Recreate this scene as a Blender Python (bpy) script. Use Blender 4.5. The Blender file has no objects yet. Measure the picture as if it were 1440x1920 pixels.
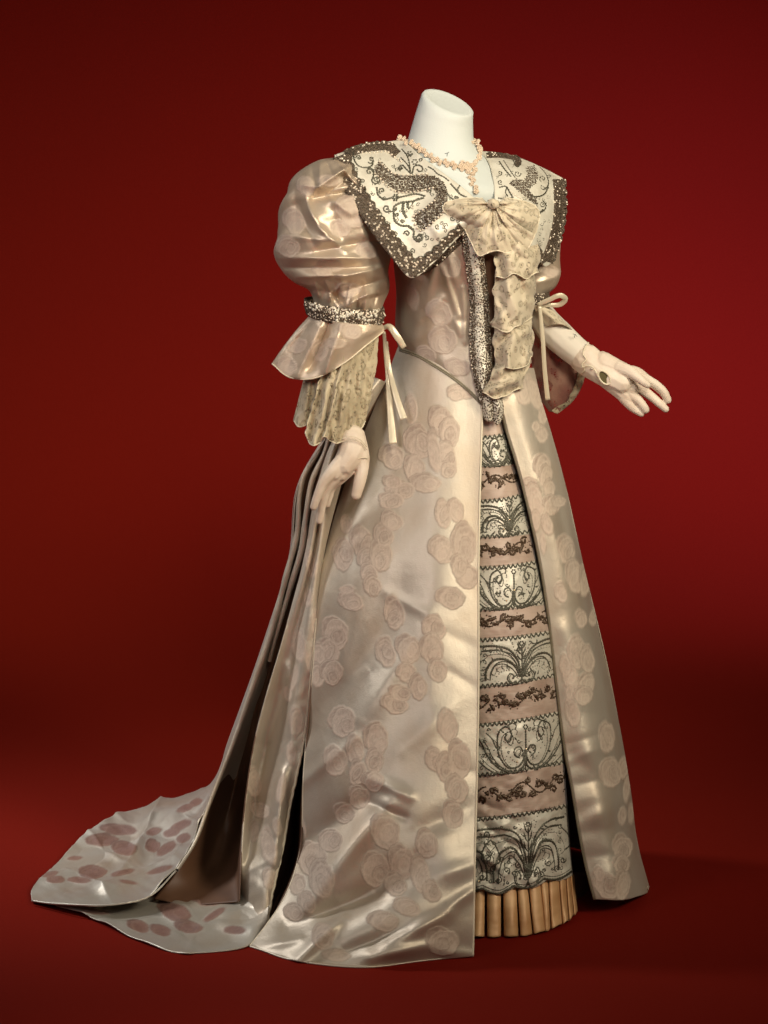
import bpy, math, random
import numpy as np
from mathutils import Vector, Matrix
from mathutils.bvhtree import BVHTree

# ------------------------------------------------------------------ camera, world, lights
S = bpy.context.scene
COL = S.collection
F, HY, Y0, FL = 4500.0, 300.0, 4.32, 1350.0       # px focal length, horizon row, distance of the figure's axis
CAMH = FL * Y0 / F
cam_d = bpy.data.cameras.new('camera'); cam = bpy.data.objects.new('camera', cam_d); COL.objects.link(cam)
cam.location = (0, 0, CAMH); cam.rotation_euler = (math.radians(90), 0, 0)
cam_d.sensor_fit = 'VERTICAL'; cam_d.sensor_height = 36.0; cam_d.lens = F / 1920 * 36
cam_d.shift_y = -(960 - HY) / 1920; cam_d.clip_start = 0.1; cam_d.clip_end = 60
S.camera = cam
w = bpy.data.worlds.new('World'); S.world = w; w.use_nodes = True
w.node_tree.nodes['Background'].inputs[0].default_value = (1.0, 0.97, 0.88, 1)
w.node_tree.nodes['Background'].inputs[1].default_value = 0.05
S.view_settings.view_transform = 'Standard'; S.view_settings.look = 'None'
S.view_settings.exposure = 0.0; S.view_settings.gamma = 1.0

def area(name, loc, target, size, energy, color, spread=180):
    l = bpy.data.lights.new(name, 'AREA'); l.shape = 'RECTANGLE'; l.size = size[0]; l.size_y = size[1]
    l.energy = energy; l.color = color; l.spread = math.radians(spread)
    o = bpy.data.objects.new(name, l); COL.objects.link(o); o.location = loc
    o.rotation_euler = (Vector(target) - Vector(loc)).to_track_quat('-Z', 'Y').to_euler()
    return o
area('softbox', (2.35, 1.9, 2.75), (0.2, 4.3, 1.25), (1.1, 1.3), 12.5, (1.0, 0.89, 0.70), 50)
area('softbox', (0.7, 0.6, 2.9), (0.1, 4.3, 1.45), (0.9, 0.9), 5, (1.0, 0.92, 0.76), 38)
area('softbox', (-2.4, 1.9, 2.5), (-0.05, 4.2, 1.42), (1.7, 1.5), 4.8, (1.0, 0.90, 0.90), 46)
area('softbox', (-0.6, 0.2, 3.0), (0, 4.3, 0.6), (2.4, 2.0), 2, (0.96, 0.97, 1.0), 80)  # added wide overhead fill, gives camera-facing satin a grey sheen
area('softbox', (-2.2, 5.0, 2.1), (-0.62, 4.6, 0.25), (0.4, 0.9), 4.5, (0.98, 0.96, 0.95), 46)
area('added_floor_lamp', (-0.2, 1.0, 2.2), (-0.2, 2.3, 0), (0.8, 0.5), 40, (1.0, 0.85, 0.8), 36)  # unseen lamp added so the lower skirt reflects a lit red floor
area('background_light', (0.3, 5.9, 3.3), (0.1, 6.7, 0.2), (2.4, 0.6), 1.7, (1.0, 0.6, 0.55), 140)  # overhead lamp added to lift the dark band between floor and wall
area('background_light', (2.3, 4.9, 1.5), (0.80, 7.4, 0.80), (0.6, 0.6), 13, (1.0, 0.6, 1.3), 66)
area('background_light', (-2.5, 4.6, 1.8), (-0.75, 6.9, 0.6), (0.7, 0.7), 8, (1.0, 0.9, 0.7), 88)

# ------------------------------------------------------------------ px space helpers
def Wn(p):
    p = np.asarray(p, float); Y = Y0 * (1 - p[..., 2] / F)
    return np.stack([(p[..., 0] - 720) / F * Y, Y, CAMH - (p[..., 1] - HY) / F * Y], -1)
def W(x, y, z): return Vector(Wn((x, y, z)))
PX = Y0 / F
def zfloor(y): return F * (1 - FL / (np.maximum(y, 700) - HY))

def hermite(P, t, s):
    """P (n, ...) at knots t, sampled at s"""
    n = len(t); h = np.diff(t); sh = (n - 1,) + (1,) * (P.ndim - 1)
    d = np.diff(P, axis=0) / h.reshape(sh)
    m = np.empty_like(P); m[0] = d[0]; m[-1] = d[-1]
    if n > 2:
        a = (h[1:] / (h[1:] + h[:-1])).reshape((n - 2,) + (1,) * (P.ndim - 1))
        m[1:-1] = d[:-1] * a + d[1:] * (1 - a)
    i = np.clip(np.searchsorted(t, s, side='right') - 1, 0, n - 2)
    hh = h[i]; u = (s - t[i]) / hh; e = (slice(None),) + (None,) * (P.ndim - 1)
    u = u[e]; hh = hh[e]
    return ((2*u**3 - 3*u**2 + 1) * P[i] + (u**3 - 2*u**2 + u) * hh * m[i] + (-2*u**3 + 3*u**2) * P[i+1] + (u**3 - u**2) * hh * m[i+1])
def spline(pts, step=None, n=None):
    P = np.asarray(pts, float)
    t = np.concatenate([[0], np.cumsum(np.maximum(np.linalg.norm(np.diff(P, axis=0), axis=1), 1e-3))])
    if n is None: n = max(2, int(t[-1] / step) + 1)
    return hermite(P, t, np.linspace(0, t[-1], n))
def gridify(rows, step=3.0, closed=False):
    C = np.asarray(rows, float)
    if closed: C = np.concatenate([C[:, -2:-1] if False else C], 1)
    tr = np.concatenate([[0], np.cumsum(np.maximum(np.linalg.norm(np.diff(C, axis=0), axis=2).mean(1), .5))])
    tc = np.concatenate([[0], np.cumsum(np.maximum(np.linalg.norm(np.diff(C, axis=1), axis=2).mean(0), .5))])
    G = hermite(C, tr, np.linspace(0, tr[-1], max(3, int(tr[-1] / step) + 1)))
    G = hermite(np.swapaxes(G, 0, 1), tc, np.linspace(0, tc[-1], max(3, int(tc[-1] / step) + 1)))
    return np.swapaxes(G, 0, 1)
def grid_faces(nr, nc, off=0, closed=False):
    i = np.arange(nr - 1)[:, None]; j = np.arange(nc if closed else nc - 1)[None, :]; jn = (j + 1) % nc
    a = i * nc + j; b = i * nc + jn
    return (np.stack([a, b, b + nc, a + nc], -1).reshape(-1, 4) + off)
rng = np.random.RandomState(7)
_w = [(rng.uniform(0, 2*np.pi), rng.uniform(0, 2*np.pi), rng.uniform(.6, 1.6)) for _ in range(22)]
def noise(x, y, scale, seed=0, stretch=(1, 1)):
    """smooth pseudo noise, about -1..1"""
    r = np.zeros_like(x, dtype=float)
    xx = x / scale * stretch[0]; yy = y / scale * stretch[1]
    for k in range(9):
        a, p, f = _w[(k * 3 + seed * 5) % 22]; a += seed * 1.7 + k; p += seed * 2.3
        qx = xx + .9 * np.sin(yy * .7 * f + p * 2 + k); qy = yy + .9 * np.sin(xx * .6 * f + p + 2*k)
        r += np.sin((qx * np.cos(a) + qy * np.sin(a)) * f * 2.4 + p)
    return r / 4.2
def ridges(x, y, L, pw=1.45):
    """folds: (x0,y0,x1,y1,width,amp[,soft end]) crest lines pushed toward the viewer"""
    d = np.zeros_like(x, dtype=float)
    for r in L:
        x0, y0, x1, y1, wd, am = r[:6]
        vx, vy = x1 - x0, y1 - y0; ll = math.hypot(vx, vy)
        t = ((x - x0) * vx + (y - y0) * vy) / ll
        s = ((x - x0) * -vy + (y - y0) * vx) / ll
        bend = r[6] if len(r) > 6 else 0.0
        u = t / ll; s = s - bend * 4 * u * (1 - u)
        e = np.clip(u, 0, 1); e = np.where((u < 0) | (u > 1), np.exp(-((np.where(u < 0, -u, u - 1)) * ll / (wd * 1.2)) ** 2), 1) * (0.35 + 0.65 * np.sin(np.pi * np.clip(.12 + .76 * e, 0, 1)))
        d += am * np.exp(-(np.abs(s) / wd + .02) ** pw) * e
    return d

# ------------------------------------------------------------------ woven petals
def petals(x, y, blobs, seed=0):
    M = np.zeros_like(x, dtype=float); E = np.zeros_like(x, dtype=float); T = np.zeros_like(x, dtype=float)
    r0 = random.Random(seed)
    full = []
    for b in blobs:
        if min(b[2], b[3]) > 9:
            k = r0.uniform(.22, .36); full.append((b[0] - b[2] * k, b[1] - b[3] * k * .9, b[2] * .95, b[3] * .95, b[4] if len(b) > 4 else 0, -.55))
        full.append((*b[:4], b[4] if len(b) > 4 else r0.uniform(-12, 12), .25))
        if min(b[2], b[3]) > 13:
            full.append((b[0] + b[2] * r0.uniform(-.2, .35), b[1] + b[3] * r0.uniform(-.1, .35), b[2] * .55, b[3] * .6, r0.uniform(-30, 30), r0.choice((.5, -.1))))
    for b in full:
        bx, by, rx, ry = b[:4]; rot = math.radians(b[4] if len(b) > 4 else r0.uniform(-12, 12))
        ph = r0.uniform(0, 6.3); tone = r0.uniform(0, 1)
        sel = (np.abs(x - bx) < max(rx, ry) * 1.6 + 4) & (np.abs(y - by) < max(rx, ry) * 1.6 + 4)
        if not sel.any(): continue
        dx = x[sel] - bx; dy = y[sel] - by
        ex = (dx * math.cos(rot) + dy * math.sin(rot)) / rx; ey = (-dx * math.sin(rot) + dy * math.cos(rot)) / ry
        th = np.arctan2(ey, ex); rr = np.hypot(ex, ey)
        lim = 1 + .075 * np.sin(2 * th + ph) + .03 * np.sin(4 * th + 2 * ph) + .02 * np.sin(7 * th + ph) + .015 * np.sin(13 * th + 3 * ph)
        dd = (lim - rr) * min(rx, ry)                       # px inside the edge
        m = np.clip(dd / 2.4 + .5, 0, 1)
        sw = np.sin(th * 2 + rr * 5.5 + ph * 3) * np.clip(1 - rr, 0, 1)
        line = np.exp(-((dd - 2.2) / 1.5) ** 2) + .5 * np.exp(-(sw / .12) ** 2) * (dd > 4)
        E[sel] = np.where(m > 0, np.maximum(E[sel] * (1 - m), line), E[sel])
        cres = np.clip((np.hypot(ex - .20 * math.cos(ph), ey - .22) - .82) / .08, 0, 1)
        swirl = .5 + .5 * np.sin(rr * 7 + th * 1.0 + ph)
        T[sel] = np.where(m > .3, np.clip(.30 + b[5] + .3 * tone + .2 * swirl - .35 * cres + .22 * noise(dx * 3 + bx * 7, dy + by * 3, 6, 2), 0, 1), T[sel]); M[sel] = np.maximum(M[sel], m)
    return np.stack([M, np.clip(E, 0, 1), T, np.ones_like(M)], -1)
BL_FRONT = [(651,985,11,17),(646,1042,19,28),(680,1018,20,30),(692,1052,18,22),(716,1045,19,30),(722,1005,17,22),(736,978,19,18),(694,1078,15,18),
 (700,1100,15,20),(660,1128,23,17),(652,1106,16,9),(832,965,15,25),(856,958,15,21),(830,1032,22,26),(872,1022,23,36),(877,1082,20,24),(848,1122,25,19),(862,1062,15,20),
 (632,1190,24,28),(618,1225,18,28),(598,1228,12,22),(596,1268,14,22),(625,1262,20,22),(741,1152,18,30),(725,1225,17,28),(768,1220,21,27),(815,1178,20,24),(812,1218,21,28),(822,1258,18,20),
 (764,1262,18,18),(786,1290,16,22),(742,1320,23,20),(752,1300,20,15),(645,1355,22,28,25),(632,1430,19,28),(668,1408,16,26),(708,1388,21,30),(704,1428,17,22),(672,1452,15,24),(703,1466,19,18),
 (675,1497,18,22),(648,1526,19,18),(840,1362,17,32),(815,1425,15,24),(836,1440,16,26),(862,1428,20,36),(858,1482,18,26),(850,1530,18,26),
 (725,1562,27,30),(802,1585,19,26),(705,1632,26,30),(755,1622,22,34),(790,1642,18,34),(810,1672,16,20),(765,1702,24,16),(722,1728,28,18),(832,1768,27,26),(742,1660,20,22),
 (588,1612,26,30),(622,1578,20,22),(606,1652,20,36),(578,1692,15,20),(553,1712,17,16),(608,1758,20,23,30),(632,1792,24,12),(566,1560,9,22),(560,1660,14,20),
 (772,770,12,26),(738,858,22,22),(787,832,25,30),(780,882,20,26),(800,908,26,18),(752,922,26,18),(735,940,22,16),(828,792,22,26),(845,812,18,26),(838,860,18,30),(842,882,14,16),(815,850,12,40),
 (868,735,24,14),(856,742,14,10),(738,905,18,12)]
BL_RIGHT = [(980,735,14,28,-15),(1003,742,11,32,-20),(1018,778,9,20),(1015,815,11,17),(1004,800,8,9),(1018,875,15,22),(1024,895,12,20),(995,905,12,10),(1003,940,16,32),(1030,918,10,17),
 (1036,948,15,18),(1048,942,12,10),(1026,985,10,20),(1004,975,9,20),(1018,1018,6,22),(1062,1032,15,26),(1078,1082,16,30),(1098,1090,10,30),(1052,1112,11,18),(1090,1162,10,17),(1112,1158,8,18),
 (1082,1225,16,30),(1101,1238,13,26),(1072,1275,14,26),(1100,1285,14,22),(1095,1305,16,18),(1074,1338,13,26),(1067,1300,7,14),(1060,1250,10,20),(1138,1385,14,29),(1145,1450,19,27),(1168,1440,9,22),
 (1174,1480,7,24),(1166,1530,9,17),(1182,1525,6,20),(1168,1590,17,22),(1166,1622,15,18),(1140,1662,24,24),(1168,1662,14,26),(1125,1640,10,14)]
BL_TRAIN = [(225,1557,32,11,5),(193,1577,28,12,-5),(235,1592,24,13),(288,1560,15,8,-20),(287,1588,14,12,-35),(340,1548,22,9,-20),(322,1562,18,8,-20),(345,1572,15,9,-30),(312,1592,24,9,-35),
 (175,1637,25,13,-8),(148,1651,22,7,3),(104,1650,18,8,5),(94,1640,16,6),(230,1637,24,6,-12),(300,1632,28,6,-15),(240,1655,20,4),(368,1505,14,7,-30),(348,1516,18,7,-25),(140,1610,14,5)]
BL_NEAR = [(392,1686,28,14,-5),(330,1712,30,16,20),(262,1738,20,11,15),(303,1746,20,10,10),(355,1740,24,12),(178,1710,28,6,5),(402,1716,24,7,-30),(440,1745,20,9)]
BL_SIDE = [(572,985,9,30),(584,1060,10,26),(578,1120,8,20),(590,1165,7,25),(562,1212,13,32),(552,1272,8,24),(580,1240,8,22),(557,1355,12,26),(547,1412,9,24),(488,1520,20,14,40),(476,1470,15,26),
 (505,1590,13,34),(528,1480,9,26),(540,1300,8,16),(508,1650,12,20),(478,1560,10,20),(520,1550,8,18)]
BL_SLEEVE = [(553,417,19,23),(541,465,20,20,20),(622,497,23,13),(606,509,18,11),(655,545,22,12),(662,398,28,30),(640,430,18,16),(690,470,20,15),(575,350,16,18),(620,340,20,12)]
BL_BODICE = [(826,588,22,24),(832,640,24,26),(800,668,20,16),(812,470,20,20),(845,500,18,24),(860,690,22,16),(775,560,12,22)]
BL_FLOUNCE = [(560,650,18,12,-30),(540,690,16,18),(660,622,20,14),(600,660,14,20),(630,645,18,10)]

# ------------------------------------------------------------------ materials
MATS = {}
def mat(name, base, rough=.5, metal=0, sheen=0, coat=0, spec=.5):
    m = bpy.data.materials.new(name); m.use_nodes = True; nt = m.node_tree; b = nt.nodes['Principled BSDF']
    b.inputs['Base Color'].default_value = (*base, 1); b.inputs['Roughness'].default_value = rough
    b.inputs['Metallic'].default_value = metal; b.inputs['Sheen Weight'].default_value = sheen
    b.inputs['Coat Weight'].default_value = coat; b.inputs['Specular IOR Level'].default_value = spec
    MATS[name] = m; return m, nt, b
def N(nt, typ, **kw):
    n = nt.nodes.new(typ)
    for k, v in kw.items():
        if k.startswith('i_'): n.inputs[k[2:].replace('_', ' ')].default_value = v
        else: setattr(n, k, v)
    return n
def tex(nt, typ, scale, **kw):
    tc = nt.nodes.get('TC') or N(nt, 'ShaderNodeTexCoord'); tc.name = 'TC'
    mp = N(nt, 'ShaderNodeMapping'); nt.links.new(tc.outputs['Object'], mp.inputs[0])
    mp.inputs['Scale'].default_value = kw.pop('ms', (1, 1, 1))
    n = N(nt, typ, **kw); n.inputs['Scale'].default_value = scale; nt.links.new(mp.outputs[0], n.inputs['Vector']); return n
def mix(nt, a, b, f, blend='MIX'):
    n = N(nt, 'ShaderNodeMix', data_type='RGBA', blend_type=blend)
    for s, v in ((n.inputs[0], f), (n.inputs[6], a), (n.inputs[7], b)):
        if isinstance(v, bpy.types.NodeSocket): nt.links.new(v, s)
        elif isinstance(v, tuple): s.default_value = (*v, 1)
        else: s.default_value = v
    return n.outputs[2]
def ramp(nt, src, lo, hi):
    n = N(nt, 'ShaderNodeMapRange'); nt.links.new(src, n.inputs[0]); n.inputs[1].default_value = lo; n.inputs[2].default_value = hi
    return n.outputs[0]
def bump(nt, b, src, dist, strength=1.0, prev=None):
    n = N(nt, 'ShaderNodeBump'); n.inputs['Distance'].default_value = dist; n.inputs['Strength'].default_value = strength
    nt.links.new(src, n.inputs['Height'])
    if prev: nt.links.new(prev.outputs[0], n.inputs['Normal'])
    nt.links.new(n.outputs[0], b.inputs['Normal']); return n
def math_(nt, op, a, b=0.0):
    n = N(nt, 'ShaderNodeMath', operation=op)
    for s, v in zip(n.inputs, (a, b)):
        if isinstance(v, bpy.types.NodeSocket): nt.links.new(v, s)
        else: s.default_value = v
    return n.outputs[0]

def satin(name, ground, petal, petal2, edge, rough=.30, metal=.35, pm=.72):
    m, nt, b = mat(name, ground, rough, metal)
    b.inputs['Anisotropic'].default_value = .45
    tn = N(nt, 'ShaderNodeTangent', direction_type='RADIAL', axis='Z'); nt.links.new(tn.outputs[0], b.inputs['Tangent'])
    at = N(nt, 'ShaderNodeAttribute', attribute_name='petal'); sp = N(nt, 'ShaderNodeSeparateColor')
    nt.links.new(at.outputs['Color'], sp.inputs[0]); M, E, T = sp.outputs
    n1 = tex(nt, 'ShaderNodeTexNoise', 9); n1.inputs['Detail'].default_value = 4
    g = mix(nt, ground, tuple(c * k for c, k in zip(ground, (.93, .84, .76))), ramp(nt, n1.outputs[0], .45, .75))
    weave = tex(nt, 'ShaderNodeTexNoise', 60, ms=(.35, .35, 12)); weave.inputs['Detail'].default_value = 3
    g = mix(nt, g, (.5, .42, .34), math_(nt, 'MULTIPLY', ramp(nt, weave.outputs[0], .5, .9), .35))
    pn = tex(nt, 'ShaderNodeTexNoise', 120); pn.inputs['Detail'].default_value = 5
    p = mix(nt, petal, petal2, T)
    p = mix(nt, p, edge, math_(nt, 'MULTIPLY', ramp(nt, pn.outputs[0], .42, .72), .35))
    p = mix(nt, p, edge, math_(nt, 'MULTIPLY', E, .38))
    c = mix(nt, g, p, math_(nt, 'MULTIPLY', M, pm))
    nt.links.new(c, b.inputs['Base Color'])
    r = math_(nt, 'ADD', math_(nt, 'MULTIPLY', M, .26), rough); nt.links.new(r, b.inputs['Roughness'])
    nt.links.new(math_(nt, 'MULTIPLY', math_(nt, 'SUBTRACT', 1.0, M), metal), b.inputs['Metallic'])
    h = math_(nt, 'ADD', math_(nt, 'MULTIPLY', M, .6), math_(nt, 'MULTIPLY', E, .5))
    k = bump(nt, b, h, .0012, .6)
    wv = tex(nt, 'ShaderNodeTexNoise', 420, ms=(.5, .5, 3)); k2 = bump(nt, b, wv.outputs[0], .0006, .3, k)
    cr = tex(nt, 'ShaderNodeTexNoise', 22); cr.inputs['Detail'].default_value = 3; k3 = bump(nt, b, cr.outputs[0], .006, .25, k2)
    cz = tex(nt, 'ShaderNodeTexNoise', 75, ms=(1.6, 1.6, .7)); cz.inputs['Detail'].default_value = 4; cz.inputs['Distortion'].default_value = 1.2; bump(nt, b, cz.outputs[0], .0014, .22, k3)
    return m
satin('damask satin', (.53, .465, .37), (.25, .165, .125), (.56, .43, .33), (.68, .55, .42), .49, .50, .64)
satin('damask satin train', (.52, .49, .42), (.10, .035, .025), (.17, .07, .05), (.24, .14, .10), .42, .5, .92)  # same damask, petals coloured darker and redder for the floor's reflection
satin('sleeve satin', (.52, .42, .31), (.30, .22, .18), (.46, .36, .28), (.54, .44, .33), .43, .48, .72)
satin('bodice satin', (.47, .39, .30), (.34, .26, .22), (.44, .35, .28), (.50, .41, .32), .42, .46, .75)

m, nt, b = mat('lining', (.30, .15, .075), .55)  # brown of the linings, also painted shade in both train folds
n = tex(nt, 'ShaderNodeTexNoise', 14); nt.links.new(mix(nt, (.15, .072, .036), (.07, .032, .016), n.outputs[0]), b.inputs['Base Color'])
m, nt, b = mat('white satin', (.70, .69, .60), .45, .15)
n = tex(nt, 'ShaderNodeTexNoise', 40); n.inputs['Detail'].default_value = 4
nt.links.new(mix(nt, (.64, .60, .49), (.50, .455, .36), ramp(nt, n.outputs[0], .4, .75)), b.inputs['Base Color'])
n2 = tex(nt, 'ShaderNodeTexNoise', 90); bump(nt, b, n2.outputs[0], .0035, .35)
m, nt, b = mat('rose chiffon', (.52, .34, .28), .5, 0, .3)
n = tex(nt, 'ShaderNodeTexNoise', 26); n.inputs['Detail'].default_value = 5
nt.links.new(mix(nt, (.50, .375, .29), (.32, .215, .155), ramp(nt, n.outputs[0], .35, .75)), b.inputs['Base Color'])
n2 = tex(nt, 'ShaderNodeTexNoise', 60, ms=(.5, .5, 2)); bump(nt, b, n2.outputs[0], .003, .4)
m, nt, b = mat('peach satin', (.55, .36, .17), .5, .12)
n = tex(nt, 'ShaderNodeTexNoise', 16, ms=(.5, .5, 1.6)); n.inputs['Detail'].default_value = 3
nt.links.new(mix(nt, (.66, .40, .19), (.44, .21, .075), ramp(nt, n.outputs[0], .35, .7)), b.inputs['Base Color'])
bump(nt, b, n.outputs[0], .012, .35)
m, nt, b = mat('bronze cord', (.115, .105, .075), .38, .45)
n = tex(nt, 'ShaderNodeTexNoise', 700); bump(nt, b, n.outputs[0], .001, .8)
nt.links.new(mix(nt, (.15, .14, .10), (.05, .045, .03), n.outputs[0]), b.inputs['Base Color'])
m, nt, b = mat('brown cord', (.09, .055, .03), .4, .4)
m, nt, b = mat('bronze bead', (.20, .15, .095), .25, .6)
n = tex(nt, 'ShaderNodeTexNoise', 300); nt.links.new(mix(nt, (.20, .15, .10), (.045, .03, .018), ramp(nt, n.outputs[0], .35, .65)), b.inputs['Base Color'])
mat('pearl bead', (.66, .57, .44), .22, .1, coat=.4)
m, nt, b = mat('gilt bead', (.9, .75, .5), .15, .9)
m, nt, b = mat('bronze net', (.13, .095, .06), .6, .1)
n = tex(nt, 'ShaderNodeTexVoronoi', 220); nt.links.new(mix(nt, (.03, .02, .012), (.12, .085, .055), n.outputs[0]), b.inputs['Base Color'])
bump(nt, b, n.outputs[0], .003, .8)
m, nt, b = mat('ivory canvas', (.74, .74, .66), .7)
n = tex(nt, 'ShaderNodeTexNoise', 500); n.inputs['Detail'].default_value = 4; bump(nt, b, n.outputs[0], .0006, .5)
n3 = tex(nt, 'ShaderNodeTexNoise', 8); nt.links.new(mix(nt, (.57, .60, .56), (.49, .51, .47), n3.outputs[0]), b.inputs['Base Color'])
m, nt, b = mat('arm canvas', (.62, .56, .46), .7)
n = tex(nt, 'ShaderNodeTexNoise', 200); bump(nt, b, n.outputs[0], .0006, .4)
m, nt, b = mat('glove kid', (.66, .55, .43), .62)
n = tex(nt, 'ShaderNodeTexNoise', 30); n.inputs['Detail'].default_value = 5
nt.links.new(mix(nt, (.70, .60, .48), (.54, .43, .32), ramp(nt, n.outputs[0], .35, .75)), b.inputs['Base Color'])
n2 = tex(nt, 'ShaderNodeTexNoise', 160); bump(nt, b, n2.outputs[0], .0005, .25)
mat('glove hole shade', (.10, .085, .03), .8)
m, nt, b = mat('ribbon', (.60, .52, .37), .32, .25)
n = tex(nt, 'ShaderNodeTexNoise', 60, ms=(1, 1, .3)); bump(nt, b, n.outputs[0], .003, .4)
mat('corded piping', (.20, .17, .11), .6)
mat('pale edging', (.66, .58, .42), .5)
mat('ink thread', (.05, .07, .07), .7)
m, nt, b = mat('coral', (.62, .46, .32), .5, coat=.2)
n = tex(nt, 'ShaderNodeTexNoise', 120); nt.links.new(mix(nt, (.74, .62, .46), (.46, .31, .20), ramp(nt, n.outputs[0], .35, .7)), b.inputs['Base Color'])
def lace(name, c1, c2, open_, scale, motif=14):
    m, nt, b = mat(name, c1, .75, 0, .2); m.surface_render_method = 'DITHERED'
    v = tex(nt, 'ShaderNodeTexVoronoi', scale, feature='DISTANCE_TO_EDGE')
    net = ramp(nt, v.outputs['Distance'], .10, .05 + .02)
    net = math_(nt, 'LESS_THAN', v.outputs['Distance'], .20)
    mo = tex(nt, 'ShaderNodeTexVoronoi', motif, feature='SMOOTH_F1'); wn = tex(nt, 'ShaderNodeTexNoise', motif * 2.2); wn.inputs['Detail'].default_value = 4
    s = math_(nt, 'ADD', mo.outputs['Distance'], math_(nt, 'MULTIPLY', wn.outputs[0], .30))
    rings = math_(nt, 'ABSOLUTE', math_(nt, 'SINE', math_(nt, 'MULTIPLY', s, 7.5)))
    mt = math_(nt, 'GREATER_THAN', rings, .62)
    a = math_(nt, 'MAXIMUM', math_(nt, 'MAXIMUM', math_(nt, 'MULTIPLY', mt, .96), math_(nt, 'MULTIPLY', net, .85)), open_)
    nt.links.new(a, b.inputs['Alpha'])
    big = tex(nt, 'ShaderNodeTexNoise', 16); big.inputs['Detail'].default_value = 5
    sm = math_(nt, 'MULTIPLY', ramp(nt, rings, .35, .8), ramp(nt, big.outputs[0], .38, .58))
    nt.links.new(mix(nt, c2, c1, sm), b.inputs['Base Color'])
    bump(nt, b, math_(nt, 'ADD', mt, net), .0012, .6)
    return m
lace('lace', (.60, .51, .36), (.48, .40, .27), .26, 185, 60)
lace('cuff lace', (.52, .44, .29), (.38, .31, .19), .22, 185, 60)
lace('net lace', (.42, .24, .16), (.25, .10, .07), .10, 230, 26)
m, nt, b = mat('red backdrop', (.20, .006, .003), .9, 0, 0, spec=.06)
n = tex(nt, 'ShaderNodeTexNoise', 1.1); n.inputs['Detail'].default_value = 3
n2 = tex(nt, 'ShaderNodeTexNoise', 260); n2.inputs['Detail'].default_value = 3
c = mix(nt, (.18, .0080, .0022), (.155, .0080, .0035), n.outputs[0])
c = mix(nt, c, (.10, .003, .001), math_(nt, 'MULTIPLY', n2.outputs[0], .5)); nt.links.new(c, b.inputs['Base Color'])
bump(nt, b, n2.outputs[0], .002, .25)

# ------------------------------------------------------------------ object helpers
def thing(name, label, cat, loc, group=None):
    o = bpy.data.objects.new(name, None); COL.objects.link(o); o.location = loc
    o['label'] = label; o['category'] = cat; o.empty_display_size = .05
    if group: o['group'] = group
    return o
def attach(o, parent):
    if parent is not None:
        o.parent = parent
        if parent.type == 'EMPTY': o.location = -parent.location
def mesh(name, V, Fs, material, parent=None, smooth=True, attr=None, solid=0, kind=None, label=None):
    me = bpy.data.meshes.new(name); V = np.asarray(V, np.float32)
    if isinstance(Fs, np.ndarray):
        me.vertices.add(len(V)); me.vertices.foreach_set('co', V.ravel())
        k = Fs.shape[1]; me.loops.add(Fs.size); me.loops.foreach_set('vertex_index', Fs.ravel().astype(np.int32))
        me.polygons.add(len(Fs)); me.polygons.foreach_set('loop_start', (np.arange(len(Fs)) * k).astype(np.int32))
        me.update(calc_edges=True); me.validate()
    else:
        me.from_pydata([tuple(v) for v in V], [], Fs)
    me.polygons.foreach_set('use_smooth', [smooth] * len(me.polygons))
    if attr is not None:
        a = me.color_attributes.new('petal', 'FLOAT_COLOR', 'POINT'); a.data.foreach_set('color', attr.astype(np.float32).ravel())
    me.materials.append(MATS[material]); o = bpy.data.objects.new(name, me); COL.objects.link(o); attach(o, parent)
    if solid:
        md = o.modifiers.new('cloth thickness', 'SOLIDIFY'); md.thickness = solid; md.offset = 0
    if kind: o['kind'] = kind
    if label: o['label'] = label
    return o
BV = {}
def surf(name, rows, material, parent, step=3, disp=None, blobs=None, floor=False, back=0, key=None, solid=.0022, warp=None, lift=None, **kw):
    G = gridify(rows, step) if not isinstance(rows, np.ndarray) else rows.copy()
    if warp:
        wx = noise(G[..., 0], G[..., 1], warp[1], 3) * warp[0]; wy = noise(G[..., 0], G[..., 1], warp[1], 6) * warp[0]
        G[..., 0] += wx; G[..., 1] += wy
    if disp is not None: G[..., 2] += disp(G[..., 0], G[..., 1])
    if floor: G[..., 2] = np.maximum(G[..., 2], zfloor(G[..., 1]) + 4)
    if lift is not None: G[..., 1] -= np.maximum(lift(G[..., 0], G[..., 1]), 0)
    nr, nc = G.shape[:2]; P = G.reshape(-1, 3); Fs = grid_faces(nr, nc)
    if key: BV[key] = BVHTree.FromPolygons([tuple(p) for p in P], [tuple(map(int, f)) for f in Fs])
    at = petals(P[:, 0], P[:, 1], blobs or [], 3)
    if back:       # a closing half tube behind, seen only from other viewpoints
        n = 16; a = np.linspace(0, np.pi, n)[1:-1]; L = G[:, 0]; R = G[:, -1]; C = (L + R) / 2; H = (R - L) / 2
        B = C[:, None] + H[:, None] * np.cos(a)[None, :, None]; B[..., 2] -= back * np.sin(a)
        if floor: B[..., 2] = np.maximum(B[..., 2], zfloor(B[..., 1]) + 4)
        B = np.concatenate([R[:, None], B, L[:, None]], 1); Fb = grid_faces(nr, B.shape[1], len(P))
        P = np.concatenate([P, B.reshape(-1, 3)]); Fs = np.concatenate([Fs, Fb])
        at = np.concatenate([at, np.tile([0, 0, 0, 1.], (B.shape[0] * B.shape[1], 1))])
    return mesh(name, Wn(P), Fs[:, ::-1], material, parent, attr=at, solid=solid, **kw)
def hitz(keys, x, y, default=None):
    best = None
    for k in keys:
        h = BV[k].ray_cast(Vector((x, y, 3000)), Vector((0, 0, -1)))
        if h[0] is not None and (best is None or h[0].z > best): best = h[0].z
    return best if best is not None else default
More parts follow.
